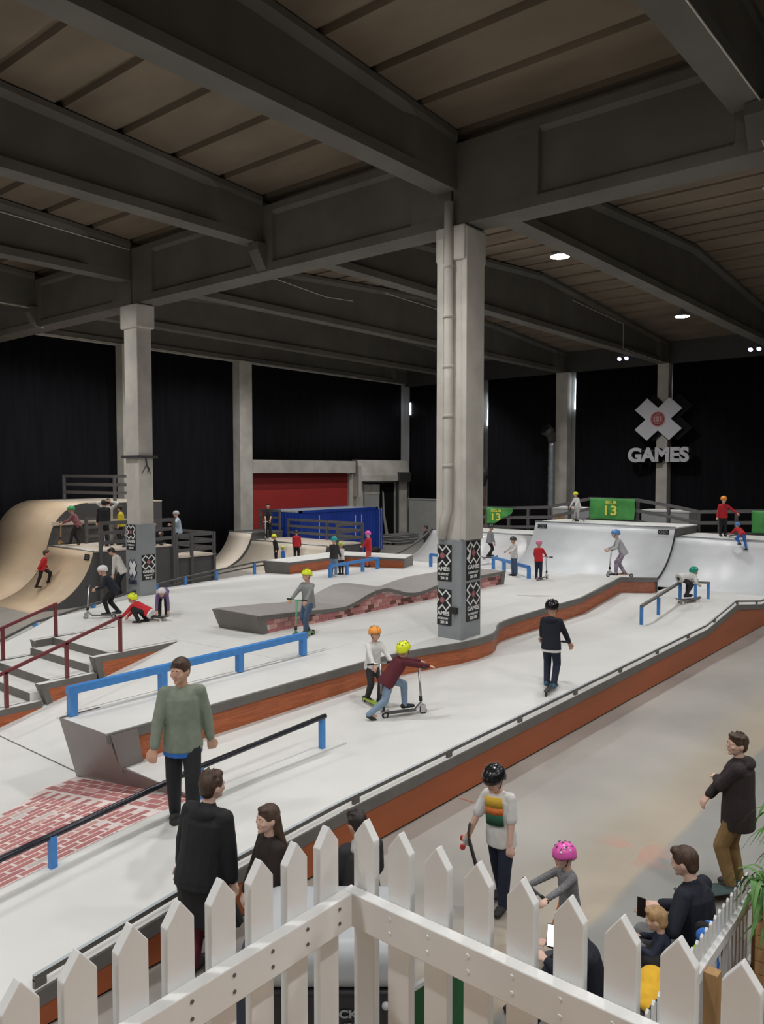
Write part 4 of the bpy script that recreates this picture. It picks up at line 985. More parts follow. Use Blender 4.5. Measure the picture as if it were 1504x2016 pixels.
def person(label, pos, heading, h, pose=None, top='cloth_grey', pants='cloth_black', shoe='rubber', skin='skin', hair='hair_brown', helmet=None, vox=.02,
           kid=False, sleeve=1.0, coat=0.0, hem=.03, bulk=1.0, legbulk=1.0, hairstyle='short', tilt=None, group=None, face=False, hood=None, headk=1.0, under=None, legs=1.0):
    P = dict(STAND); P.update(pose or {})
    t = thing('person', label, 'person', group, pos, heading)
    if tilt: t.rotation_euler = (tilt[0], tilt[1], heading)
    hh = h * (.165 if kid else .138) * headk; rest = h - hh
    V = lambda p: Vector(p) * h
    th, sh = (.232, .232) if kid else (.245, .245)
    th *= h; sh *= h; ank = .04 * h
    pel = V(P['pel'])
    ln = R(P['lean']); sl = R(P.get('side', 0)); tw = R(P.get('twist', 0))
    Rt = Matrix.Rotation(sl, 3, 'X') @ Matrix.Rotation(ln, 3, 'Y')
    Rs = Rt @ Matrix.Rotation(tw, 3, 'Z')
    tor = (.27 if kid else .29) * h; sw = (.086 if kid else .094) * h; hw = .047 * h
    chest = pel + Rt @ Vector((0, 0, tor * .72)); neck0 = pel + Rt @ Vector((.0, 0, tor * 1.04))
    hp, hy = R(P.get('hp', 0)), R(P.get('hy', 0))
    Rh = Matrix.Rotation(sl * .4, 3, 'X') @ Matrix.Rotation(ln * .35, 3, 'Y') @ Matrix.Rotation(hy, 3, 'Z') @ Matrix.Rotation(hp, 3, 'Y')
    nk = Rt @ Vector((.006 * h, 0, (h - hh - .515 * h - tor * 1.04) if False else .03 * h))
    hc = neck0 + nk + Rh @ Vector((.012 * h, 0, hh * .52))
    S = {}
    for s_, k in ((1, 'l'), (-1, 'r')):
        shd = pel + Rs @ Vector((0, s_ * sw, tor * .93)); hip = pel + Vector((0, s_ * hw, -.005 * h))
        ft = V(P['f' + k]) + Vector((0, 0, ank)); kn, an = ik(hip, ft, th, sh, P.get('k' + k, (1, s_ * .12, .1)))
        ua, fa = .158 * h, .138 * h
        el, wr = ik(shd, V(P['h' + k]), ua, fa, P.get('e' + k, (-.5, s_ * .8, -.6)))
        S[k] = dict(sh=shd, hip=hip, kn=kn, an=an, el=el, wr=wr, s=s_)
    # --- body: one continuous surface
    b = MB(); q = .84
    b.ell(pel, (.07*h*q, .08*h*q, .075*h*q)); b.ell(chest, (.066*h*q, .088*h*q, .10*h*q), rot=Rs); b.cap(pel, chest, .066*h*q, .07*h*q)
    b.cap(neck0 - Rt @ Vector((0, 0, .03*h)), hc - Rh @ Vector((hh*.08, 0, hh*.2)), .034*h, hh*.225)
    b.ell(hc, (hh*.42, hh*.345, hh*.47), 14, 10, Rh); b.ell(hc + Rh @ Vector((hh*.13, 0, -hh*.24)), (hh*.27, hh*.25, hh*.25), 12, 8, Rh)
    if face:
        b.cap(hc + Rh @ Vector((hh*.385, 0, hh*.04)), hc + Rh @ Vector((hh*.445, 0, -hh*.10)), hh*.035, hh*.05)
        b.ell(hc + Rh @ Vector((hh*.34, 0, -hh*.40)), (hh*.09, hh*.11, hh*.08), 10, 6, Rh)
        for s_ in (1, -1):
            b.ell(hc + Rh @ Vector((hh*.335, s_*hh*.15, hh*.095)), (hh*.07, hh*.10, hh*.035), 8, 6, Rh)
            b.ell(hc + Rh @ Vector((hh*.30, s_*hh*.19, -hh*.10)), (hh*.1, hh*.1, hh*.1), 8, 6, Rh)
        b.ell(hc + Rh @ Vector((hh*.38, 0, -hh*.235)), (hh*.055, hh*.10, hh*.045), 8, 6, Rh)
    else:
        b.ell(hc + Rh @ Vector((hh*.42, 0, -hh*.08)), (hh*.08, hh*.06, hh*.09), 8, 6, Rh)
    if not helmet:
        for s_ in (1, -1): b.ell(hc + Rh @ Vector((-hh*.03, s_*hh*.355, -hh*.04)), (hh*.10, hh*.045, hh*.14), 8, 6, Rh)
    for k, d in S.items():
        s_ = d['s']
        b.cap(d['sh'], d['el'], .032*h*q if sleeve >= 1 else .03*h, .027*h*q if sleeve >= 1 else .025*h); b.cap(d['el'], d['wr'], .027*h*q if sleeve >= 1 else .026*h, .019*h)
        b.cap(chest + Rs @ Vector((0, s_*.05*h, .04*h)), d['sh'], .04*h*q, .032*h*q)
        b.cap(d['hip'], d['kn'], .06*h*q*legbulk, .042*h*q); b.cap(d['kn'], d['an'], .042*h*q, .027*h*q)
        fa = R(P.get('ya' + k, 0)); fd = Vector((math.cos(fa), math.sin(fa), 0))
        b.cap(d['an'] - Vector((0, 0, ank*.5)), d['an'] + fd*.09*h - Vector((0, 0, ank*.6)), .022*h, .016*h)
        # hand: palm, four fingers of different lengths, thumb off the palm's side
        dv = (d['wr'] - d['el']).normalized(); gd = Vector(P.get('g' + k, (0, 0, 0)))
        if gd.length > 0: dv = (dv * .5 + gd.normalized()).normalized()
        up_ = Vector((0, 0, 1)) if abs(dv.z) < .8 else Vector((1, 0, 0))
        sd = dv.cross(up_).normalized(); pn = sd.cross(dv).normalized(); curl = P.get('curl' + k, .5)
        if P.get('palm' + k): sd, pn = pn, sd
        pc = d['wr'] + dv * .045 * h
        b.ell(pc, (.034*h, .034*h, .034*h) if vox > .012 else (.03*h, .027*h, .03*h), 8, 6) if vox > .012 else None
        if vox > .012:
            b.cap(pc, pc + dv * .04*h - pn * .012*h, .018*h, .012*h)
        else:
            for i in range(4):
                o0 = d['wr'] + sd * (.006*h) * (i - 1.5) ; o1 = d['wr'] + dv * .058*h + sd * (.0125*h) * (i - 1.5)
                b.cap(o0, o1, .0105*h, .0085*h, 8)
                L = (.040, .047, .044, .034)[i] * h; d1 = (dv * math.cos(curl) - pn * math.sin(curl)); d2 = (dv * math.cos(curl*2.2) - pn * math.sin(curl*2.2))
                m1 = o1 + d1 * L * .5 + sd * .0015*h*(i - 1.5); b.cap(o1, m1, .0062*h, .0058*h, 8); b.cap(m1, m1 + d2 * L * .5, .0058*h, .005*h, 8)
            side = -s_ if not P.get('thumb' + k) else s_
            tb = d['wr'] + dv * .018*h + sd * side * .018*h; tm = tb + dv * .022*h + sd * side * .016*h - pn * .008*h
            b.cap(tb, tm, .0085*h, .0068*h, 8); b.cap(tm, tm + dv * .024*h - pn * .006*h, .0065*h, .0055*h, 8)
    body = remeshed(b, 'body', skin, t, vox, 2)
    # --- clothes
    g = 1.0 * bulk
    c = MB()
    def sect(z, rx, ry, ox=0, M=Rt, o=pel):
        return [o + M @ Vector((ox*h + rx*h*g*math.cos(a_), ry*h*g*math.sin(a_), z)) for a_ in [2*math.pi*i/16 for i in range(16)]]
    tz = tor
    c.loft([sect(-(.03 + hem)*h, .088, .110), sect(0, .087, .107), sect(.33*tz, .080, .096), sect(.62*tz, .082, .099, .003, Rs), sect(.84*tz, .077, .101, 0, Rs), sect(.97*tz, .058, .080, 0, Rs), sect(1.05*tz, .038, .044, 0, Rs)])
    if coat:
        km = (S['l']['kn'] + S['r']['kn']) / 2 - (S['l']['hip'] + S['r']['hip']) / 2; dn = km.normalized() * coat * h
        c.loft([sect(.05*h, .084, .101), sect(-.02*h, .090, .110), [p + dn*.5 for p in sect(0, .098, .120)], [p + dn for p in sect(0, .116, .142)]])
    for k, d in S.items():
        s_ = d['s']
        c.cap(chest + Rs @ Vector((0, s_*.05*h, .052*h)), d['sh'], .044*h*g, .040*h*g)
        if sleeve >= 1:
            c.cap(d['sh'], d['el'], .039*h*g, .033*h*g); c.cap(d['el'], d['el'].lerp(d['wr'], .95), .033*h*g, .027*h*g)
        else: c.cap(d['sh'], d['sh'].lerp(d['el'], sleeve), .041*h*g, .043*h*g)
    c.cap(neck0 - Rt @ Vector((0, 0, .035*h)), neck0 + Rt @ Vector((0, 0, .0)), .046*h*g, .036*h*g)
    if hood: c.ell(neck0 + Rt @ Vector((-.045*h, 0, -.012*h)), (.05*h, .075*h, .042*h), rot=Rt)
    shirt = remeshed(c, 'coat' if coat else 'top', top, t, vox)
    if under: 
        u = MB().loft([sect(-(.03 + hem + .028)*h, .085, .107), sect(-.01*h, .083, .104)]); remeshed(u, 'shirt_hem', under, t, vox)
    l = MB(); l.ell(pel, (.073*h, .088*h, .075*h))
    for k, d in S.items():
        l.cap(d['hip'], d['kn'], .058*h*legbulk, .045*h*legbulk)
        e_ = d['kn'].lerp(d['an'], .93 * legs) if legs < 1 else d['an'] + Vector((0, 0, .0))
        l.cap(d['kn'], e_, .045*h*legbulk, .034*h*legbulk)
    remeshed(l, 'trousers', pants, t, vox)
    for k, d in S.items():
        fa = R(P.get('ya' + k, 0)); fd = Vector((math.cos(fa), math.sin(fa), 0)); base = d['an'] - Vector((0, 0, ank))
        pt_ = R(P.get('pt' + k, 0)); ax = Vector((-fd.y, fd.x, 0)); Rf = Matrix.Rotation(pt_, 3, ax) @ Matrix((fd, ax, Vector((0, 0, 1)))).transposed()
        o = MB()
        for cx, rx, ry, rz_, cz in ((-.012, .04, .030, .034, .028), (.04, .055, .034, .026, .022), (.085, .042, .033, .022, .018)):
            o.ell(base + Rf @ Vector((cx*h, 0, cz*h)), (rx*h, ry*h, rz_*h), 10, 8, Rf)
        o.v = [(x, y, max(z, base.z + .001)) if pt_ == 0 else (x, y, z) for x, y, z in o.v]
        o.build('shoe', shoe, t, smooth=True)
    # --- head gear and hair
    if helmet:
        rows = []
        for j in range(8):
            a = (math.pi * .56) * j / 7
            rows.append([hc + Rh @ Vector((-hh*.03 + hh*.56*math.sin(a)*math.cos(p), hh*.475*math.sin(a)*math.sin(p), hh*.12 + hh*.47*math.cos(a) - (hh*.10 if math.cos(p) < -.3 and j > 5 else 0))) for p in [2*math.pi*i/20 for i in range(21)]])
        hm_ = MB().grid(rows); ho = hm_.build('helmet', helmet, t, smooth=True); md = ho.modifiers.new('solid', 'SOLIDIFY'); md.thickness = hh * .05
        if vox <= .014:
            for s_ in (-1, 0, 1):
                for a in (-.55, .05, .65):
                    cc = Vector((-hh*.03 + hh*.585*math.sin(a)*math.cos(s_*.6), hh*.49*math.cos(a)*math.sin(s_*.62), hh*.13 + hh*.475*math.cos(a)*math.cos(s_*.55)))
                    MB().ell(hc + Rh @ cc, (hh*.075, hh*.028, hh*.028), 8, 6, Rh @ Matrix.Rotation(a, 3, 'Y')).build('vent', 'hole', ho, smooth=True)
        for s_ in (1, -1): MB().tube([hc + Rh @ Vector((hh*.05, s_*hh*.40, hh*.0)), hc + Rh @ Vector((hh*.10, s_*hh*.33, -hh*.26)), hc + Rh @ Vector((hh*.14, 0, -hh*.50))], hh*.022, 5).build('strap', 'rubber', ho)
    if hair and (not helmet or hairstyle == 'long'):
        a = MB()
        if not helmet:
            a.ell(hc + Rh @ Vector((-hh*.075, 0, hh*.13)), (hh*.455, hh*.395, hh*.425), 14, 10, Rh)
            a.ell(hc + Rh @ Vector((-hh*.20, 0, -hh*.08)), (hh*.28, hh*.335, hh*.34), 12, 8, Rh)
            a.ell(hc + Rh @ Vector((hh*.20, hh*.02, hh*.40)), (hh*.20, hh*.26, hh*.12), 12, 8, Rh)
            if hairstyle == 'messy':
                rn = random.Random(len(label))
                for i in range(16):
                    an_ = rn.uniform(0, 6.28); el_ = rn.uniform(.25, 1.4)
                    dd = Vector((math.cos(an_)*math.cos(el_)*.8 - .1, math.sin(an_)*math.cos(el_), math.sin(el_)))
                    p0 = hc + Rh @ Vector((-hh*.07 + dd.x*hh*.38, dd.y*hh*.34, hh*.13 + dd.z*hh*.37)); p1 = p0 + Rh @ (dd * hh * .15 + Vector((.06*hh, 0, 0)))
                    a.cap(p0, p1, hh*.09, hh*.035, 7)
        if hairstyle == 'long':
            for s_ in (-1, 0, 1):
                p0 = hc + Rh @ Vector((-hh*.22, s_*hh*.24, hh*.05)); p1 = hc + Rh @ Vector((-hh*.30, s_*hh*.27, -hh*.5)); p2 = neck0 + Rt @ Vector((-.07*h, s_*.05*h, -.09*h))
                a.cap(p0, p1, hh*.2, hh*.19); a.cap(p1, p2, hh*.19, hh*.09)
        remeshed(a, 'hair', hair, t, min(vox, .012) if vox > .01 else vox, 2)
    if face:
        for s_ in (1, -1):
            e = MB().ell(hc + Rh @ Vector((hh*.352, s_*hh*.145, hh*.02)), (hh*.035, hh*.05, hh*.026), 10, 8, Rh).build('eye', 'eye_white', t, smooth=True)
            MB().ell(hc + Rh @ Vector((hh*.378, s_*hh*.147, hh*.02)), (hh*.013, hh*.022, hh*.022), 8, 6, Rh).build('iris', 'eye_dark', e, smooth=True)
            MB().cap(hc + Rh @ Vector((hh*.395, s_*hh*.07, hh*.105)), hc + Rh @ Vector((hh*.335, s_*hh*.22, hh*.115)), hh*.016, hh*.01, 6).build('eyebrow', hair or 'hair_brown', t, smooth=True)
        MB().ell(hc + Rh @ Vector((hh*.405, 0, -hh*.235)), (hh*.035, hh*.095, hh*.028), 10, 6, Rh).build('mouth', 'lip', t, smooth=True)
    d_ = dict(t=t, hc=hc, hh=hh, S=S, pel=pel, chest=chest, neck=neck0, Rt=Rt, Rs=Rs, Rh=Rh, h=h, body=body, top=shirt)
    return d_
# cloth colours
for n_, c_ in dict(black=(.014, .014, .016), charcoal=(.035, .033, .034), navy=(.016, .022, .045), dknavy=(.010, .013, .024), brownblack=(.022, .014, .012), hoodie=(.030, .022, .022), khaki=(.26, .165, .065), jeans=(.07, .11, .18), ltjeans=(.20, .28, .38), white=(.72, .71, .69), offwhite=(.62, .58, .55),
                   ltgrey=(.46, .46, .47), grey=(.25, .255, .26), sage=(.23, .27, .21), maroon=(.10, .013, .022), red=(.55, .02, .03), coral=(.60, .12, .10), pink=(.60, .06, .16), skyblue=(.42, .52, .62), yellow=(.75, .60, .04), mustard=(.80, .46, .03), darkred=(.14, .02, .04), purple=(.18, .12, .26), orangep=(.62, .22, .10), blue=(.03, .16, .55), lime=(.45, .75, .05)).items(): cloth(n_, c_)
cloth('plaid', (.42, .16, .17), scale=30, col2=(.06, .02, .03)); cloth('purpleprint', (.16, .08, .20), scale=22, col2=(.55, .5, .55)); cloth('heather', (.20, .20, .21), .2, 60)
for n_, c_ in dict(yellow=(.78, .86, .03), orange=(.95, .36, .06), black=(.010, .010, .012), pink=(.85, .13, .50), green=(.02, .33, .22), teal=(.03, .45, .45), white=(.75, .72, .72), kelly=(.05, .38, .12), lime=(.60, .72, .12), blue=(.10, .28, .62), silver=(.5, .5, .52), dkgrey=(.05, .05, .055), rose=(.75, .22, .40)).items(): mat('helmet_' + n_, c_, .22)

# ---------------------------------------------------------------- scooters and skateboards
def scooter(label, pos, heading, k=1.0, deckm='dark_metal', barm='silver', gripm='rubber', bar_h=.82, tilt=None, yaw=0, group='kick scooters'):
    t = thing('kick_scooter', label, 'scooter', group, pos, heading)
    if tilt: t.rotation_euler = (tilt[0], tilt[1], heading)
    MB().box(-.30*k, .18*k, -.055*k, .055*k, .075*k, .098*k).build('deck', deckm, t, bevel=.008)
    MB().bar((.18*k, 0, .087*k), (.285*k, 0, .19*k), .05*k, .03*k).build('neck', barm, t)
    Ry = Matrix.Rotation(yaw, 4, 'Z')
    MB().tube([(.30*k, 0, .14*k), (.285*k, 0, .24*k), (.24*k, 0, bar_h)], .019*k, 10).build('steering_tube', barm, t, smooth=True)
    MB().tube([(.285*k, 0, .22*k), (.277*k, 0, .30*k)], .03*k, 10).build('clamp', 'rubber', t, smooth=True)
    MB().box(.27*k, .36*k, -.028*k, -.02*k, .04*k, .16*k).box(.27*k, .36*k, .02*k, .028*k, .04*k, .16*k).build('fork', barm, t)
    hb = MB().tube([(.24*k, -.24*k, bar_h + .01), (.24*k, 0, bar_h), (.24*k, .24*k, bar_h + .01)], .014*k, 8).build('handlebar', barm, t, smooth=True)
    for s_ in (-1, 1): MB().tube([(.24*k, s_*.13*k, bar_h + .006), (.24*k, s_*.25*k, bar_h + .01)], .02*k, 8).build('grip', gripm, hb, smooth=True)
    for x in (.325*k, -.34*k):
        w_ = MB().tube([(x, -.014*k, .055*k), (x, .014*k, .055*k)], .055*k, 18).build('wheel', 'rubber', t)
        MB().tube([(x, -.016*k, .055*k), (x, .016*k, .055*k)], .03*k, 12).build('hub', barm, w_)
    MB().bar((-.40*k, 0, .10*k), (-.28*k, 0, .135*k), .05*k, .008*k).build('brake', barm, t)
    return t
def skateboard(label, pos, heading, wheelm='poster_white', deckm='rubber', M=None, under='timber'):
    t = thing('skateboard', label, 'skateboard', 'skateboards', pos, heading)
    if M: t.rotation_mode = 'QUATERNION'; t.rotation_quaternion = M.to_quaternion()
    xs_ = [-.40, -.36, -.30, -.24, 0, .24, .30, .36, .40]; zs_ = [.155, .135, .11, .10, .098, .10, .11, .135, .155]; ws = [.03, .075, .095, .1, .1, .1, .095, .075, .03]
    MB().grid([[(x, -w_, z), (x, 0, z - .004), (x, w_, z)] for x, z, w_ in zip(xs_, zs_, ws)]).build('grip_deck', deckm, t, smooth=True, solid=.012)
    MB().grid([[(x*.99, -w_*.97, z - .009), (x*.99, 0, z - .013), (x*.99, w_*.97, z - .009)] for x, z, w_ in zip(xs_, zs_, ws)]).build('underside', under, t, smooth=True)
    for x in (-.22, .22):
        tr = MB().box(x - .03, x + .03, -.03, .03, .06, .095).bar((x, -.1, .045), (x, .1, .045), .02, .02).build('truck', 'galv', t)
        for s_ in (-1, 1): MB().tube([(x, s_*.075, .027), (x, s_*.11, .027)], .027, 14).build('wheel', wheelm, tr)
    return t
# ---------------------------------------------------------------- the cast
G = lambda p: p
def on(x, y, zf):
    """photo pixel to a point on a surface whose height is a function of x, y or a number"""
    z = zf if isinstance(zf, (int, float)) else .9
    for _ in range(6):
        p = at(x, y, z)
        if isinstance(zf, (int, float)): break
        z = zf(p.x, p.y)
    return Vector((p.x, p.y, z))
def onx(px, x):
    a_ = HEAD - math.atan((px - 752) / F_PX); return Vector((x, x * math.tan(a_), interp(arc(23.2, .0, 25.0, 1.24), x)))
LN = lambda x, y: lane(x)
PL = lambda x, y: plat(x, y) if x > 9.86 else bank(x, y)
SCOOT = dict(pel=(-.06, 0, .50), lean=18, fl=(.06, .03, .035), fr=(-.12, -.04, .035), hl=(.20, .13, .55), hr=(.20, -.13, .55), hp=-8)

# hall floor, foreground
p1 = person('man in a long black hooded coat beside the fence, seen from behind', (4.20, 5.60, 0), HEAD - R(22), 1.86, dict(hy=-22, lean=7, side=4, hl=(.05, .16, .44), hr=(.05, -.15, .43)), 'cloth_black', 'cloth_darkred', hair='hair_brown', vox=.011, coat=.28, bulk=1.2, hairstyle='messy', face=True, hood=True, skin='skin_pale')
pt1 = p1['neck'] + p1['Rt'] @ Vector((-.105, .06, -.02)); MB().obox(pt1, (.012, .05, .035), Matrix.Rotation(.5, 3, 'Y')).build('coat_patch', 'galv', p1['t'])
person('smiling woman with long brown hair in a dark brown jacket', (4.50, 4.98, 0), LEFT + R(28), 1.66, dict(hy=12, hl=(.10, .12, .50), hr=(.12, -.10, .50)), 'cloth_brownblack', 'cloth_black', hair='hair_brown', vox=.011, hairstyle='long', face=True, skin='skin_pale', bulk=1.04, coat=.05)
p3 = person('dark-haired person in a black jacket with a pale grey hood by the machine', (5.02, 4.42, 0), HEAD + R(25), 1.56, dict(hl=(.12, .10, .52), hr=(.12, -.10, .52), hp=14, hy=18), 'cloth_charcoal', 'cloth_black', hair='hair_dark', vox=.012, hairstyle='messy', bulk=1.1)
remeshed(MB().ell(p3['neck'] + Vector((-.06, 0, -.02)), (.09, .125, .06)).ell(p3['neck'] + Vector((-.02, 0, .0)), (.085, .1, .05)), 'hood', 'cloth_ltgrey', p3['t'], .012)

p4 = person('boy in white printed t-shirt and black helmet holding a skateboard', at(985, 1783, 0), TOWARD - R(35), 1.52, dict(hl=(.07, .10, .44), hr=(.10, -.20, .47), er=(-.6, -1, -.2), fl=(.06, .05, 0), fr=(-.12, -.05, 0), lean=3, hp=18, hy=-8, side=3), 'cloth_white', 'cloth_navy', 'rubber', 'skin_pale', 'hair_brown', 'helmet_black', .010, True, .85, hem=.05, legbulk=1.05, face=True)
# printed picture on the shirt front
fr = p4['chest'] + p4['Rs'] @ Vector((.126, 0, -.03))
def print_patch(pd, w_, hgt, cols, off=(.122, 0, -.02)):
    for i, (m_, a, b_) in enumerate(cols):
        rows = []
        for zz in (a, b_):
            row = []
            for u in range(7):
                y = (u / 6 - .5) * w_; x = math.sqrt(max(.0, 1 - (y / (.112 * pd['h'])) ** 2)) * .085 * pd['h']
                row.append(pd['chest'] + pd['Rs'] @ Vector((x + .012, y, off[2] + zz * hgt)))
            rows.append(row)
        MB().grid(rows).build('shirt_print', m_, pd['top'], smooth=True, solid=.003)
cloth('print_yellow', (.78, .48, .05)); cloth('print_orange', (.75, .20, .05)); cloth('print_green', (.02, .10, .05))
print_patch(p4, .20, .30, (('cloth_print_green', -.5, -.12), ('cloth_print_orange', -.12, .12), ('cloth_print_yellow', .12, .5)))
hd = p4['t'].location + Matrix.Rotation(p4['t'].rotation_euler[2], 3, 'Z') @ p4['S']['r']['wr']
ax_ = Vector((0.10, 0, 1)).normalized()
def board_held(c, nrm, along):
    along = Vector(along).normalized(); nrm = Vector(nrm); nrm = (nrm - along * nrm.dot(along)).normalized()
    M = Matrix((along, nrm.cross(along), nrm)).transposed(); return M
Mh = board_held(None, _r * 1.0 - _f * .1, Vector((0, 0, 1)) - _r * .28)
skateboard('black skateboard with red wheels held upright by the boy in white', hd + Vector((0, 0, -.30)) - _r * .04 - _f * .04, 0, mat('wheel_red', (.45, .04, .04), .4), 'rubber', Mh, 'rubber')

p5 = person('small child in bright pink helmet and grey shirt on a scooter', at(1112, 1890, 0), LEFT + R(20), 1.12, dict(pel=(-.04, 0, .48), lean=6, fl=(.04, .05, .07), fr=(-.14, -.05, .07), hl=(.34, .16, .62), hr=(.30, -.14, .60), hp=4), 'cloth_heather', 'cloth_orangep', 'rubber', 'skin_pale', None, 'helmet_pink', .010, True, 1, face=True, bulk=.95, headk=1.14)
for a_, b_, c_ in ((.30, .35, .38), (.1, .30, .48), (-.1, .38, .36)):
    MB().ell(p5['hc'] + p5['Rh'] @ Vector((a_*p5['hh']*1.1, b_*p5['hh'] , c_*p5['hh']*1.05)), p5['hh']*.05, 8, 6).build('helmet_dot', 'poster_white', p5['t'], smooth=True)
scooter('black scooter ridden by the child in bright pink helmet', at(1090, 1892, 0), LEFT + R(20), .85, 'machine_slate', 'dark_metal', 'rubber', .70, yaw=0)
p6 = person('young man in dark brown hoodie and khaki trousers with one foot on a skateboard', at(1450, 1752, 0), LEFT - R(28), 1.72, dict(hl=(.13, -.06, .67), hr=(.17, .02, .58), pel=(0, 0, .526), fl=(.03, .07, .018), fr=(-.01, -.05, 0), hy=34, lean=0, el=(.1, 1, -.5), er=(.1, -1, -.5), curll=.2, yal=20), 'cloth_hoodie', 'cloth_khaki', 'rubber', 'skin_pale', 'hair_brown', None, .009, hairstyle='messy', face=True, hood=True, hem=.085, bulk=1.16, legbulk=1.04)
skateboard('dark green skateboard with white wheels under the young man in hoodie', at(1396, 1772, 0), RIGHT + R(12), 'poster_white', mat('board_teal', (.035, .065, .065), .6))
# seated man with toddler, on a bench against the low fence
bn = wthing('bench', 'low dark bench along the low picket fence', 'bench', loc=(6.0, 2.1, 0))
MB().box(5.0, 7.2, 1.88, 2.32, .36, .42).build('seat', 'wood_grey', bn)
for x in (5.2, 7.0): MB().box(x, x + .08, 1.9, 2.3, 0, .36).build('leg', 'wood_grey', bn)
SIT = dict(pel=(0, 0, .29), lean=-2, fl=(.27, .08, 0), fr=(.27, -.08, 0), hl=(.22, .12, .38), hr=(.22, -.10, .38), kl=(0, .1, 1), kr=(0, -.1, 1))
def local_h(pos, head, h, w): return tuple((Matrix.Rotation(-head, 3, 'Z') @ (Vector(w) - Vector(pos))) / h)
P7, H7 = (6.66, 2.06, 0), math.pi / 2 - R(10)
ph7 = at(1262, 1786, .82)
p7 = person('man in a navy jumper sitting with a toddler on his lap', P7, H7, 1.78, dict(SIT, pel=(0, 0, .272), lean=8, hr=(.20, .0, .40), hl=local_h(P7, H7, 1.78, ph7 + _r * .08 + Vector((0, 0, -.06))), hy=14, hp=12, curll=.6, el=(-.8, .6, -.5)), 'cloth_dknavy', 'cloth_grey', 'rubber', 'skin_pale', 'hair_brown', None, .009, face=True, bulk=1.10)
p8 = person('blond toddler in a dark blue jacket on the lap of the seated man', (6.25, 2.22, .33), math.pi / 2 + R(14), .84, dict(SIT, pel=(0, 0, .20), lean=4, fl=(.28, .08, -.02), fr=(.28, -.08, -.02), hl=(.20, .12, .36), hr=(.22, -.10, .36), hp=14), 'cloth_navy', 'cloth_grey', 'rubber', 'skin_pale', 'hair_blond', None, .009, True, face=True, bulk=1.15, headk=1.38)
def phone(label, c, ex, ey, glow, wd=.078, ht=.155):
    t = thing('phone', label, 'phone', None, c); ex, ey = Vector(ex).normalized(), Vector(ey); ey = (ey - ex * ey.dot(ex)).normalized()
    MB().plate([(-wd/2, -ht/2), (wd/2, -ht/2), (wd/2, ht/2), (-wd/2, ht/2)], (0, 0, 0), ex, ey, .008).build('case', 'rubber', t, bevel=.004)
    MB().plate([(-wd*.46, -ht*.46), (wd*.46, -ht*.46), (wd*.46, ht*.46), (-wd*.46, ht*.46)], ex.cross(ey) * .008, ex, ey, .001).build('screen', 'screen_white' if glow else mat('screen_dark', (.012, .008, .008), .1), t)
phone('phone with a dark screen held by the seated man', ph7, (_r * .8 + Vector((0, 0, -.25))), Vector((0, 0, .8)) + _f * .5 - _r * .5, False)
p9 = person('person in a dark navy top sitting low behind the fence pickets', (5.80, 2.60, 0), LEFT - R(8), 1.5, dict(SIT, pel=(0, 0, .18), lean=14, hl=(.26, .1, .42), hr=(.24, -.08, .42), fl=(.36, .08, 0), fr=(.36, -.08, 0), hp=22), 'cloth_dknavy', 'cloth_dknavy', 'rubber', 'skin_pale', 'hair_dark', None, .011, bulk=1.08)
tag(MB().box(5.62, 6.1, 2.3, 2.75, 0, .18).build('cushion', 'rubber', bevel=.05), 'black cushion under the person sitting behind the fence pickets', 'cushion')
phone('phone with a bright white screen beside the pink helmet child', at(1086, 1842, .74), (_r * .95 + Vector((0, 0, -.2))), Vector((0, 0, 1)) + _f * .6, True, .085, .17)
# bags and clothes by the low fence
def lumpy(name, label, cat, c, parts, vox=.012):
    t = thing(name, label, cat, None, c)
    for nm, m_, els in parts:
        b = MB()
        for e_, r_ in els: b.ell(e_, r_, 12, 8)
        remeshed(b, nm, m_, t, vox)
    return t
lumpy('backpack', 'blue and lime backpack leaning on the low picket fence', 'bag', at(1394, 1850, .80) - Vector((0, 0, .30)), (('body', 'cloth_blue', (((.0, 0, .12), (.13, .09, .13)), ((0, 0, .26), (.135, .09, .14)), ((-.07, 0, .36), (.07, .075, .06)), ((.07, 0, .36), (.07, .075, .06)))), ('lime_panel', 'cloth_lime', (((-.075, .06, .10), (.05, .045, .08)), ((-.075, .06, .20), (.045, .04, .08)))), ('black_flap', 'cloth_black', (((.03, .03, .37), (.05, .085, .05)), ((.05, .05, .30), (.05, .07, .09)), ((.11, .0, .2), (.045, .085, .16))))))
lumpy('jacket', 'yellow jacket heaped on the floor by the low fence', 'jacket', at(1286, 1968, .43), (('cloth', 'cloth_mustard', (((0, 0, .06), (.20, .15, .08)), ((.09, .05, .12), (.13, .10, .06)), ((-.1, -.03, .05), (.13, .12, .06)), ((.02, -.1, .1), (.06, .10, .05)))), ('lining', 'cloth_navy', (((-.12, -.10, .04), (.14, .10, .07)),))))
lumpy('bag', 'dark grey bag lying above the yellow jacket', 'bag', at(1292, 1886, .56), (('body', 'cloth_black', (((0, 0, 0), (.16, .12, .10)), ((.10, 0, .05), (.08, .08, .07)), ((0, 0, -.12), (.15, .12, .09)))),))

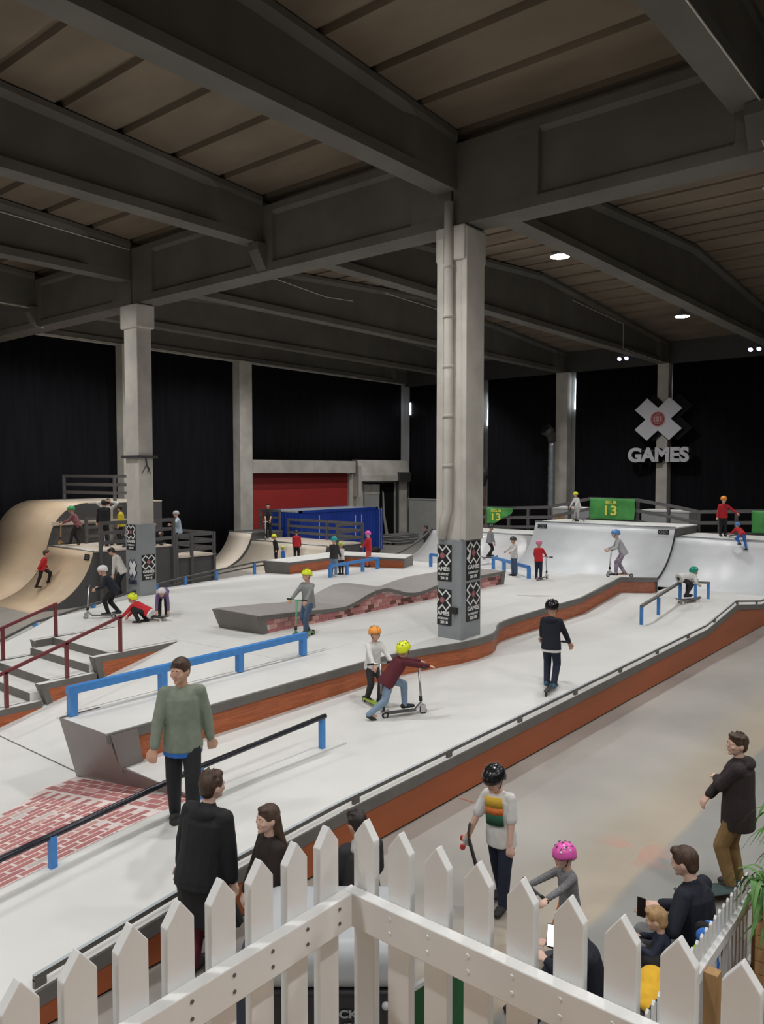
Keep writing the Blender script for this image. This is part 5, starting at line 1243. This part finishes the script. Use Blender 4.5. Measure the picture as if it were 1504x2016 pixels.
# on the lane
person('man in a sage green jumper walking down the lane', on(362, 1626, LN), TOWARD + R(14), 1.96, dict(fl=(.10, .05, 0), fr=(-.12, -.05, .0), hl=(-.04, .17, .42), hr=(.10, -.17, .42), lean=4, hy=-30, hp=6), 'cloth_sage', 'cloth_black', 'rubber', 'skin', 'hair_brown', None, .012, face=True, bulk=1.05, under='cloth_blue')
person('boy in maroon jacket and yellow helmet pushing off on a scooter', on(790, 1408, LN), RIGHT + R(22), 1.42, dict(pel=(-.16, 0, .43), lean=38, fl=(.05, .02, .07), fr=(-.42, -.06, .03), hl=(.30, .13, .56), hr=(.30, -.12, .56), hp=-28, hy=20, ptr=35, kr=(.3, -.2, -1)), 'cloth_maroon', 'cloth_ltjeans', 'rubber', 'skin', None, 'helmet_yellow', .012, True, hem=.06, bulk=1.08)
scooter('silver scooter of the boy in maroon jacket', on(797, 1410, LN), RIGHT + R(22), 1.0, 'dark_metal', 'silver', bar_h=.80)
person('boy in white shirt and orange helmet riding past the maroon jacket', on(738, 1388, LN), TOWARD + R(30), 1.36, dict(SCOOT, lean=10), 'cloth_white', 'cloth_charcoal', 'rubber', 'skin', None, 'helmet_orange', .013, True)
scooter('scooter with lime deck under the boy in orange helmet', on(735, 1392, LN), TOWARD + R(30), .95, mat('lime', (.30, .45, .05), .5), 'silver', bar_h=.78)
person('boy in navy hoodie and black helmet standing on a scooter, seen from behind', on(1084, 1358, LN), AWAY - R(25), 1.62, dict(hl=(.22, .16, .52), hr=(.16, -.17, .50), fl=(.02, .05, .035), fr=(-.05, -.045, .035), lean=2), 'cloth_dknavy', 'cloth_navy', mat('shoe_blue', (.03, .10, .16), .6), 'skin', None, 'helmet_black', .012, True, hood=True, under='cloth_white', bulk=1.02, legs=1)
scooter('black scooter of the boy in navy hoodie', on(1084, 1362, LN), AWAY - R(25), 1.0, 'dark_metal', 'dark_metal', bar_h=.86)
p39 = person('child in green helmet and white shirt crouching over a skateboard', on(1352, 1184, LN) + Vector((0, 0, .0)), RIGHT + R(15), 1.42, dict(pel=(-.14, 0, .46), lean=82, fl=(.04, .05, .09), fr=(-.06, -.05, .09), hl=(.22, .10, .40), hr=(.16, -.14, .34), hp=-48), 'cloth_white', 'cloth_charcoal', 'rubber', 'skin_pale', None, 'helmet_green', .016, True)
skateboard('skateboard under the child in green helmet', on(1354, 1186, LN), RIGHT + R(15), deckm='wood_grey')
person('child in patterned purple trousers and blue helmet hopping a scooter over the hump', Vector((22.25, 9.42, ltop(22.25))), RIGHT + R(170), 1.48, dict(SCOOT, lean=26, pel=(-.08, 0, .50)), 'cloth_ltgrey', 'cloth_purpleprint', 'rubber', 'skin_pale', None, 'helmet_blue', .017, True)
scooter('pale scooter of the child hopping over the hump', Vector((22.25, 9.40, ltop(22.25))), RIGHT + R(170), 1.0, 'timber', 'silver', bar_h=.8)

# on the upper deck
person('boy in grey hooded top and yellow helmet riding a scooter by the brick ledge', on(603, 1252, PL), TOWARD - R(30), 1.46, dict(SCOOT, lean=6, fl=(.06, .03, .035), fr=(-.10, -.04, .035)), 'cloth_grey', 'cloth_jeans', mat('shoe_brown', (.10, .05, .03), .7), 'skin', None, 'helmet_yellow', .014, True, hem=.06)
scooter('green scooter of the boy in grey hooded top', on(598, 1256, PL), TOWARD - R(30), 1.0, mat('deck_green', (.20, .36, .14), .5), mat('tube_green', (.10, .30, .16), .4), bar_h=.84)
person('child in dark clothes and white helmet leaning on a scooter by the stairs', on(205, 1214, PL), LEFT + R(8), 1.45, dict(SCOOT, lean=34, pel=(-.18, 0, .47), fl=(-.08, .05, .035), fr=(-.24, -.05, .035), hl=(.10, .13, .50), hr=(.10, -.13, .5)), 'cloth_dknavy', 'cloth_black', 'rubber', 'skin', None, 'helmet_white', .017, True)
scooter('scooter of the child in dark clothes by the stairs', on(196, 1218, PL), LEFT + R(8), 1.0, 'wood_grey', 'silver', bar_h=.82)
person('person in pale shirt and black cap bending behind the bracket-banded column', on(236, 1178, .75), LEFT, 1.62, dict(lean=24, pel=(-.05, 0, .51), hl=(.08, .12, .44), hr=(.06, -.12, .44), hp=24), 'cloth_offwhite', 'cloth_black', 'rubber', 'skin', 'hair_dark', None, .02)
CR = dict(pel=(-.12, 0, .20), lean=64, fl=(.0, .08, 0), fr=(-.06, -.08, 0), hl=(.36, .10, .05), hr=(.33, -.10, .05), kl=(1, .2, .6), kr=(1, -.2, .6), hp=-30)
person('crouching child in red vest and yellow helmet with hands on the floor', on(278, 1226, PL), LEFT - R(12), 1.40, dict(CR), 'cloth_red', 'cloth_black', 'rubber', 'skin', None, 'helmet_yellow', .014, True, under='cloth_white')
skateboard('black skateboard beside the crouching child in red vest', on(308, 1222, PL), LEFT - R(30))
person('child in purple top and white helmet bending down to the floor', on(321, 1212, PL), TOWARD + R(10), 1.30, dict(pel=(-.15, 0, .44), lean=96, fl=(0, .06, 0), fr=(0, -.06, 0), hl=(.14, .12, .06), hr=(.16, -.11, .06), hp=-20), 'cloth_purple', 'cloth_brownblack', 'rubber', 'skin', None, 'helmet_white', .015, True)
person('child in teal helmet and dark jacket standing behind the blue rail', on(657, 1136, PL), AWAY - R(20), 1.42, dict(hl=(.18, .13, .45), hr=(.15, -.14, .45)), 'cloth_charcoal', 'cloth_ltjeans', 'poster_white', 'skin', None, 'helmet_teal', .02, True)
person('small child in lime helmet and white pads near the teal helmet', on(672, 1132, PL), AWAY + R(40), 1.18, dict(hl=(.15, .14, .5), hr=(.15, -.14, .5)), 'cloth_white', 'cloth_charcoal', 'rubber', 'skin', None, 'helmet_lime', .02, True)
person('child in pink helmet and red outfit standing before the container door', on(726, 1117, PL), RIGHT + R(150), 1.42, dict(hl=(.18, .06, .58), hr=(.18, -.06, .58)), 'cloth_red', 'cloth_coral', 'rubber', 'skin_pale', None, 'helmet_pink', .02, True)
person('child in black helmet and grey jacket skating by the low steel ramp', at(963, 1101, 1.02), RIGHT + R(25), 1.40, dict(lean=8, hl=(.16, .14, .42), hr=(.10, -.14, .42), fl=(.06, .05, .08), fr=(-.08, -.05, .08)), 'cloth_grey', 'cloth_black', 'rubber', 'skin', None, 'helmet_dkgrey', .02, True)
skateboard('skateboard under the child in black helmet and grey jacket', at(963, 1102, 1.02), RIGHT + R(25))
person('child in white jacket and dark helmet with arms out behind the blue rail', on(1012, 1134, PL), LEFT + R(30), 1.36, dict(lean=4, hl=(.30, .20, .62), hr=(.0, -.32, .60)), 'cloth_white', 'cloth_jeans', 'rubber', 'skin', None, 'helmet_dkgrey', .02, True)
person('child in pink helmet and red jacket with a scooter, seen from behind', on(1060, 1141, PL), AWAY - R(20), 1.30, dict(lean=4, hl=(.20, .12, .54), hr=(.26, -.16, .56)), 'cloth_red', 'cloth_navy', 'cloth_darkred', 'skin', None, 'helmet_rose', .02, True)
scooter('silver scooter of the child in pink helmet and red jacket', on(1068, 1142, PL), AWAY - R(40), .95, 'dark_metal', 'silver', bar_h=.74)

# on the ramps and platforms
def arc_z(x, P): return interp(P, x)
lp = [(x, z) for x, z in low]
person('running child in red top on the plywood quarter pipe', Vector((13.25, 26.4, arc_z(13.25, lp) + .02)), LEFT - R(160), 1.36, dict(lean=16, fl=(.14, .05, .12), fr=(-.16, -.05, -.06), hl=(.12, .16, .52), hr=(-.10, -.16, .50)), 'cloth_red', 'cloth_black', 'rubber', 'skin', 'hair_brown', None, .02, True)
person('child in plaid shirt and green helmet with a scooter on the ramp edge', Vector((14.75, 27.0, 1.83)), LEFT + R(10), 1.52, dict(SCOOT, lean=26, pel=(-.12, 0, .5)), 'cloth_plaid', 'cloth_black', 'rubber', 'skin', None, 'helmet_kelly', .018, True)
scooter('scooter of the child in plaid shirt at the ramp edge', Vector((14.65, 27.15, 1.83)), LEFT + R(10), 1.0, 'dark_metal', 'timber', bar_h=.85)
person('adult in black jacket standing behind the grey railing', Vector((15.35, 25.9, 1.83)), LEFT - R(60), 1.70, dict(hl=(.12, .12, .5), hr=(.12, -.12, .5)), 'cloth_black', 'cloth_black', 'rubber', 'skin', 'hair_dark', None, .02, bulk=1.05)
person('person in white shirt with both hands behind the head', Vector((15.75, 26.3, 1.83)), AWAY, 1.72, dict(hl=(-.04, .08, .93), hr=(-.04, -.08, .93), el=(0, 1, .2), er=(0, -1, .2)), 'cloth_white', 'cloth_ltgrey', 'rubber', 'skin', 'hair_dark', None, .02)
person('person in yellow top partly hidden by the bracket-banded column', Vector((16.1, 26.0, 1.83)), LEFT, 1.45, None, 'cloth_yellow', 'cloth_black', 'rubber', 'skin', 'hair_dark', None, .022)
SITF = dict(pel=(0, 0, .09), lean=14, fl=(.34, .08, 0), fr=(.36, -.08, 0), hl=(.2, .12, .25), hr=(.2, -.12, .25), kl=(0, .1, 1), kr=(0, -.1, 1))
person('person in black sitting on the tall grey platform by the railing', Vector((16.15, 25.3, 1.83)), TOWARD, 1.6, dict(SITF), 'cloth_black', 'cloth_black', 'rubber', 'skin', 'hair_dark', None, .022)
person('person sitting among scooters beside the pale blue shirt', Vector((17.0, 25.3, 1.83)), TOWARD + R(30), 1.6, dict(SITF), 'cloth_charcoal', 'cloth_black', 'rubber', 'skin', 'hair_dark', None, .022)
scooter('scooter lying on the tall grey platform', Vector((16.8, 24.9, 1.90)), LEFT, .9, 'dark_metal', 'silver', tilt=(R(85), 0))
person('person in pale blue shirt and silver helmet leaning on the railing', on(352, 1088, 1.36), LEFT + R(20), 1.66, dict(hl=(.20, .16, .78), hr=(.16, -.12, .66), lean=6), 'cloth_skyblue', 'cloth_black', 'rubber', 'skin', None, 'helmet_silver', .018, sleeve=.9)
person('adult in black t-shirt and cap holding a scooter on the plywood deck', on(528, 1061, 1.26), TOWARD + R(5), 1.76, dict(hl=(.16, .06, .50), hr=(.16, -.06, .50)), 'cloth_black', 'cloth_black', 'poster_white', 'skin', 'hair_dark', None, .02, sleeve=.9)
scooter('scooter held by the adult in black t-shirt', on(524, 1062, 1.26), TOWARD, 1.0, 'dark_metal', 'silver', bar_h=.88)
person('child in lime yellow helmet and black shirt behind the red box ledge', onx(543, 24.3), LEFT + R(20), 1.35, dict(lean=10), 'cloth_black', 'cloth_black', 'rubber', 'skin', None, 'helmet_yellow', .02, True)
person('small child in pale green helmet and blue top behind the red box ledge', onx(557, 24.0), LEFT, 1.05, None, 'cloth_blue', 'cloth_black', 'rubber', 'skin', None, 'helmet_lime', .02, True)
person('person in red shirt and dark helmet behind the red box ledge', onx(583, 24.5), AWAY, 1.42, dict(hl=(.15, .12, .5), hr=(.15, -.12, .5)), 'cloth_red', 'cloth_black', 'rubber', 'skin', None, 'helmet_dkgrey', .02)
person('man in dark jacket with folded hands by the grey corner door', on(840, 1100, 0), RIGHT + R(150), 1.78, dict(hl=(.14, .03, .58), hr=(.14, -.03, .58)), 'cloth_charcoal', 'cloth_black', 'rubber', 'skin', 'hair_brown', None, .02)
person('child in yellow helmet and white top on the middle ramp deck', Vector((29.7, 14.4, 2.51)), LEFT + R(30), 1.24, dict(lean=18, pel=(-.06, 0, .5), hl=(.2, .12, .45), hr=(.2, -.12, .45)), 'cloth_white', 'cloth_ltgrey', 'rubber', 'skin', None, 'helmet_yellow', .02, True)
skateboard('skateboard at the feet of the child in yellow helmet on the ramp deck', Vector((29.7, 14.3, 2.51)), LEFT)
person('child in orange helmet and red top holding the back railing', Vector((29.6, 8.65, 2.19)), TOWARD - R(10), 1.46, dict(hl=(.06, .30, .58), hr=(.06, -.16, .42)), 'cloth_red', 'cloth_black', 'rubber', 'skin', None, 'helmet_orange', .02, True)
skateboard('skateboard beside the child in orange helmet', Vector((29.3, 8.1, 2.19)), LEFT + R(10))
person('child in red shirt and blue helmet scrambling up the steel ramp', Vector((28.3, 7.7, 2.0)), AWAY + R(10), 1.10, dict(pel=(-.10, 0, .38), lean=55, fl=(-.12, .08, .04), fr=(-.2, -.08, -.12), hl=(.26, .18, .36), hr=(.26, -.18, .36), hp=-30), 'cloth_red', 'cloth_blue', 'rubber', 'skin_pale', None, 'helmet_blue', .018, True)
# ================================================================ turn lettering and remeshed figures into plain meshes
bpy.context.view_layer.update()
dg = bpy.context.evaluated_depsgraph_get()
for it in PENDING:
    if it[0] == 'text':
        _, ob, o, ex, ey, wd, ht, thick = it
        me = bpy.data.meshes.new_from_object(ob.evaluated_get(dg))
        xs_ = [v.co.x for v in me.vertices]; ys_ = [v.co.y for v in me.vertices]; zs_ = [v.co.z for v in me.vertices]
        cx, cy = (min(xs_) + max(xs_)) / 2, (min(ys_) + max(ys_)) / 2
        kx, ky = wd / max(1e-6, max(xs_) - min(xs_)), ht / max(1e-6, max(ys_) - min(ys_)); nz = ex.cross(ey)
        kz = thick / max(1e-6, max(zs_) - min(zs_)); z0 = min(zs_)
        for v in me.vertices: v.co = o + ex * ((v.co.x - cx) * kx) + ey * ((v.co.y - cy) * ky) + nz * ((v.co.z - z0) * kz)
        name = ob.name.split('.')[0]; par = ob.parent; m = ob.data.materials[0]
        n = bpy.data.objects.new(name, me); C.objects.link(n)
        me.materials.clear(); me.materials.append(m)
        for p in me.polygons: p.material_index = 0
        n.parent = par; n.matrix_parent_inverse = ob.matrix_parent_inverse.copy()
        cu = ob.data; bpy.data.objects.remove(ob); bpy.data.curves.remove(cu)
    else:
        _, ob = it
        me = bpy.data.meshes.new_from_object(ob.evaluated_get(dg))
        old = ob.data; ob.modifiers.clear(); ob.data = me; bpy.data.meshes.remove(old)
        me.polygons.foreach_set('use_smooth', [True] * len(me.polygons))
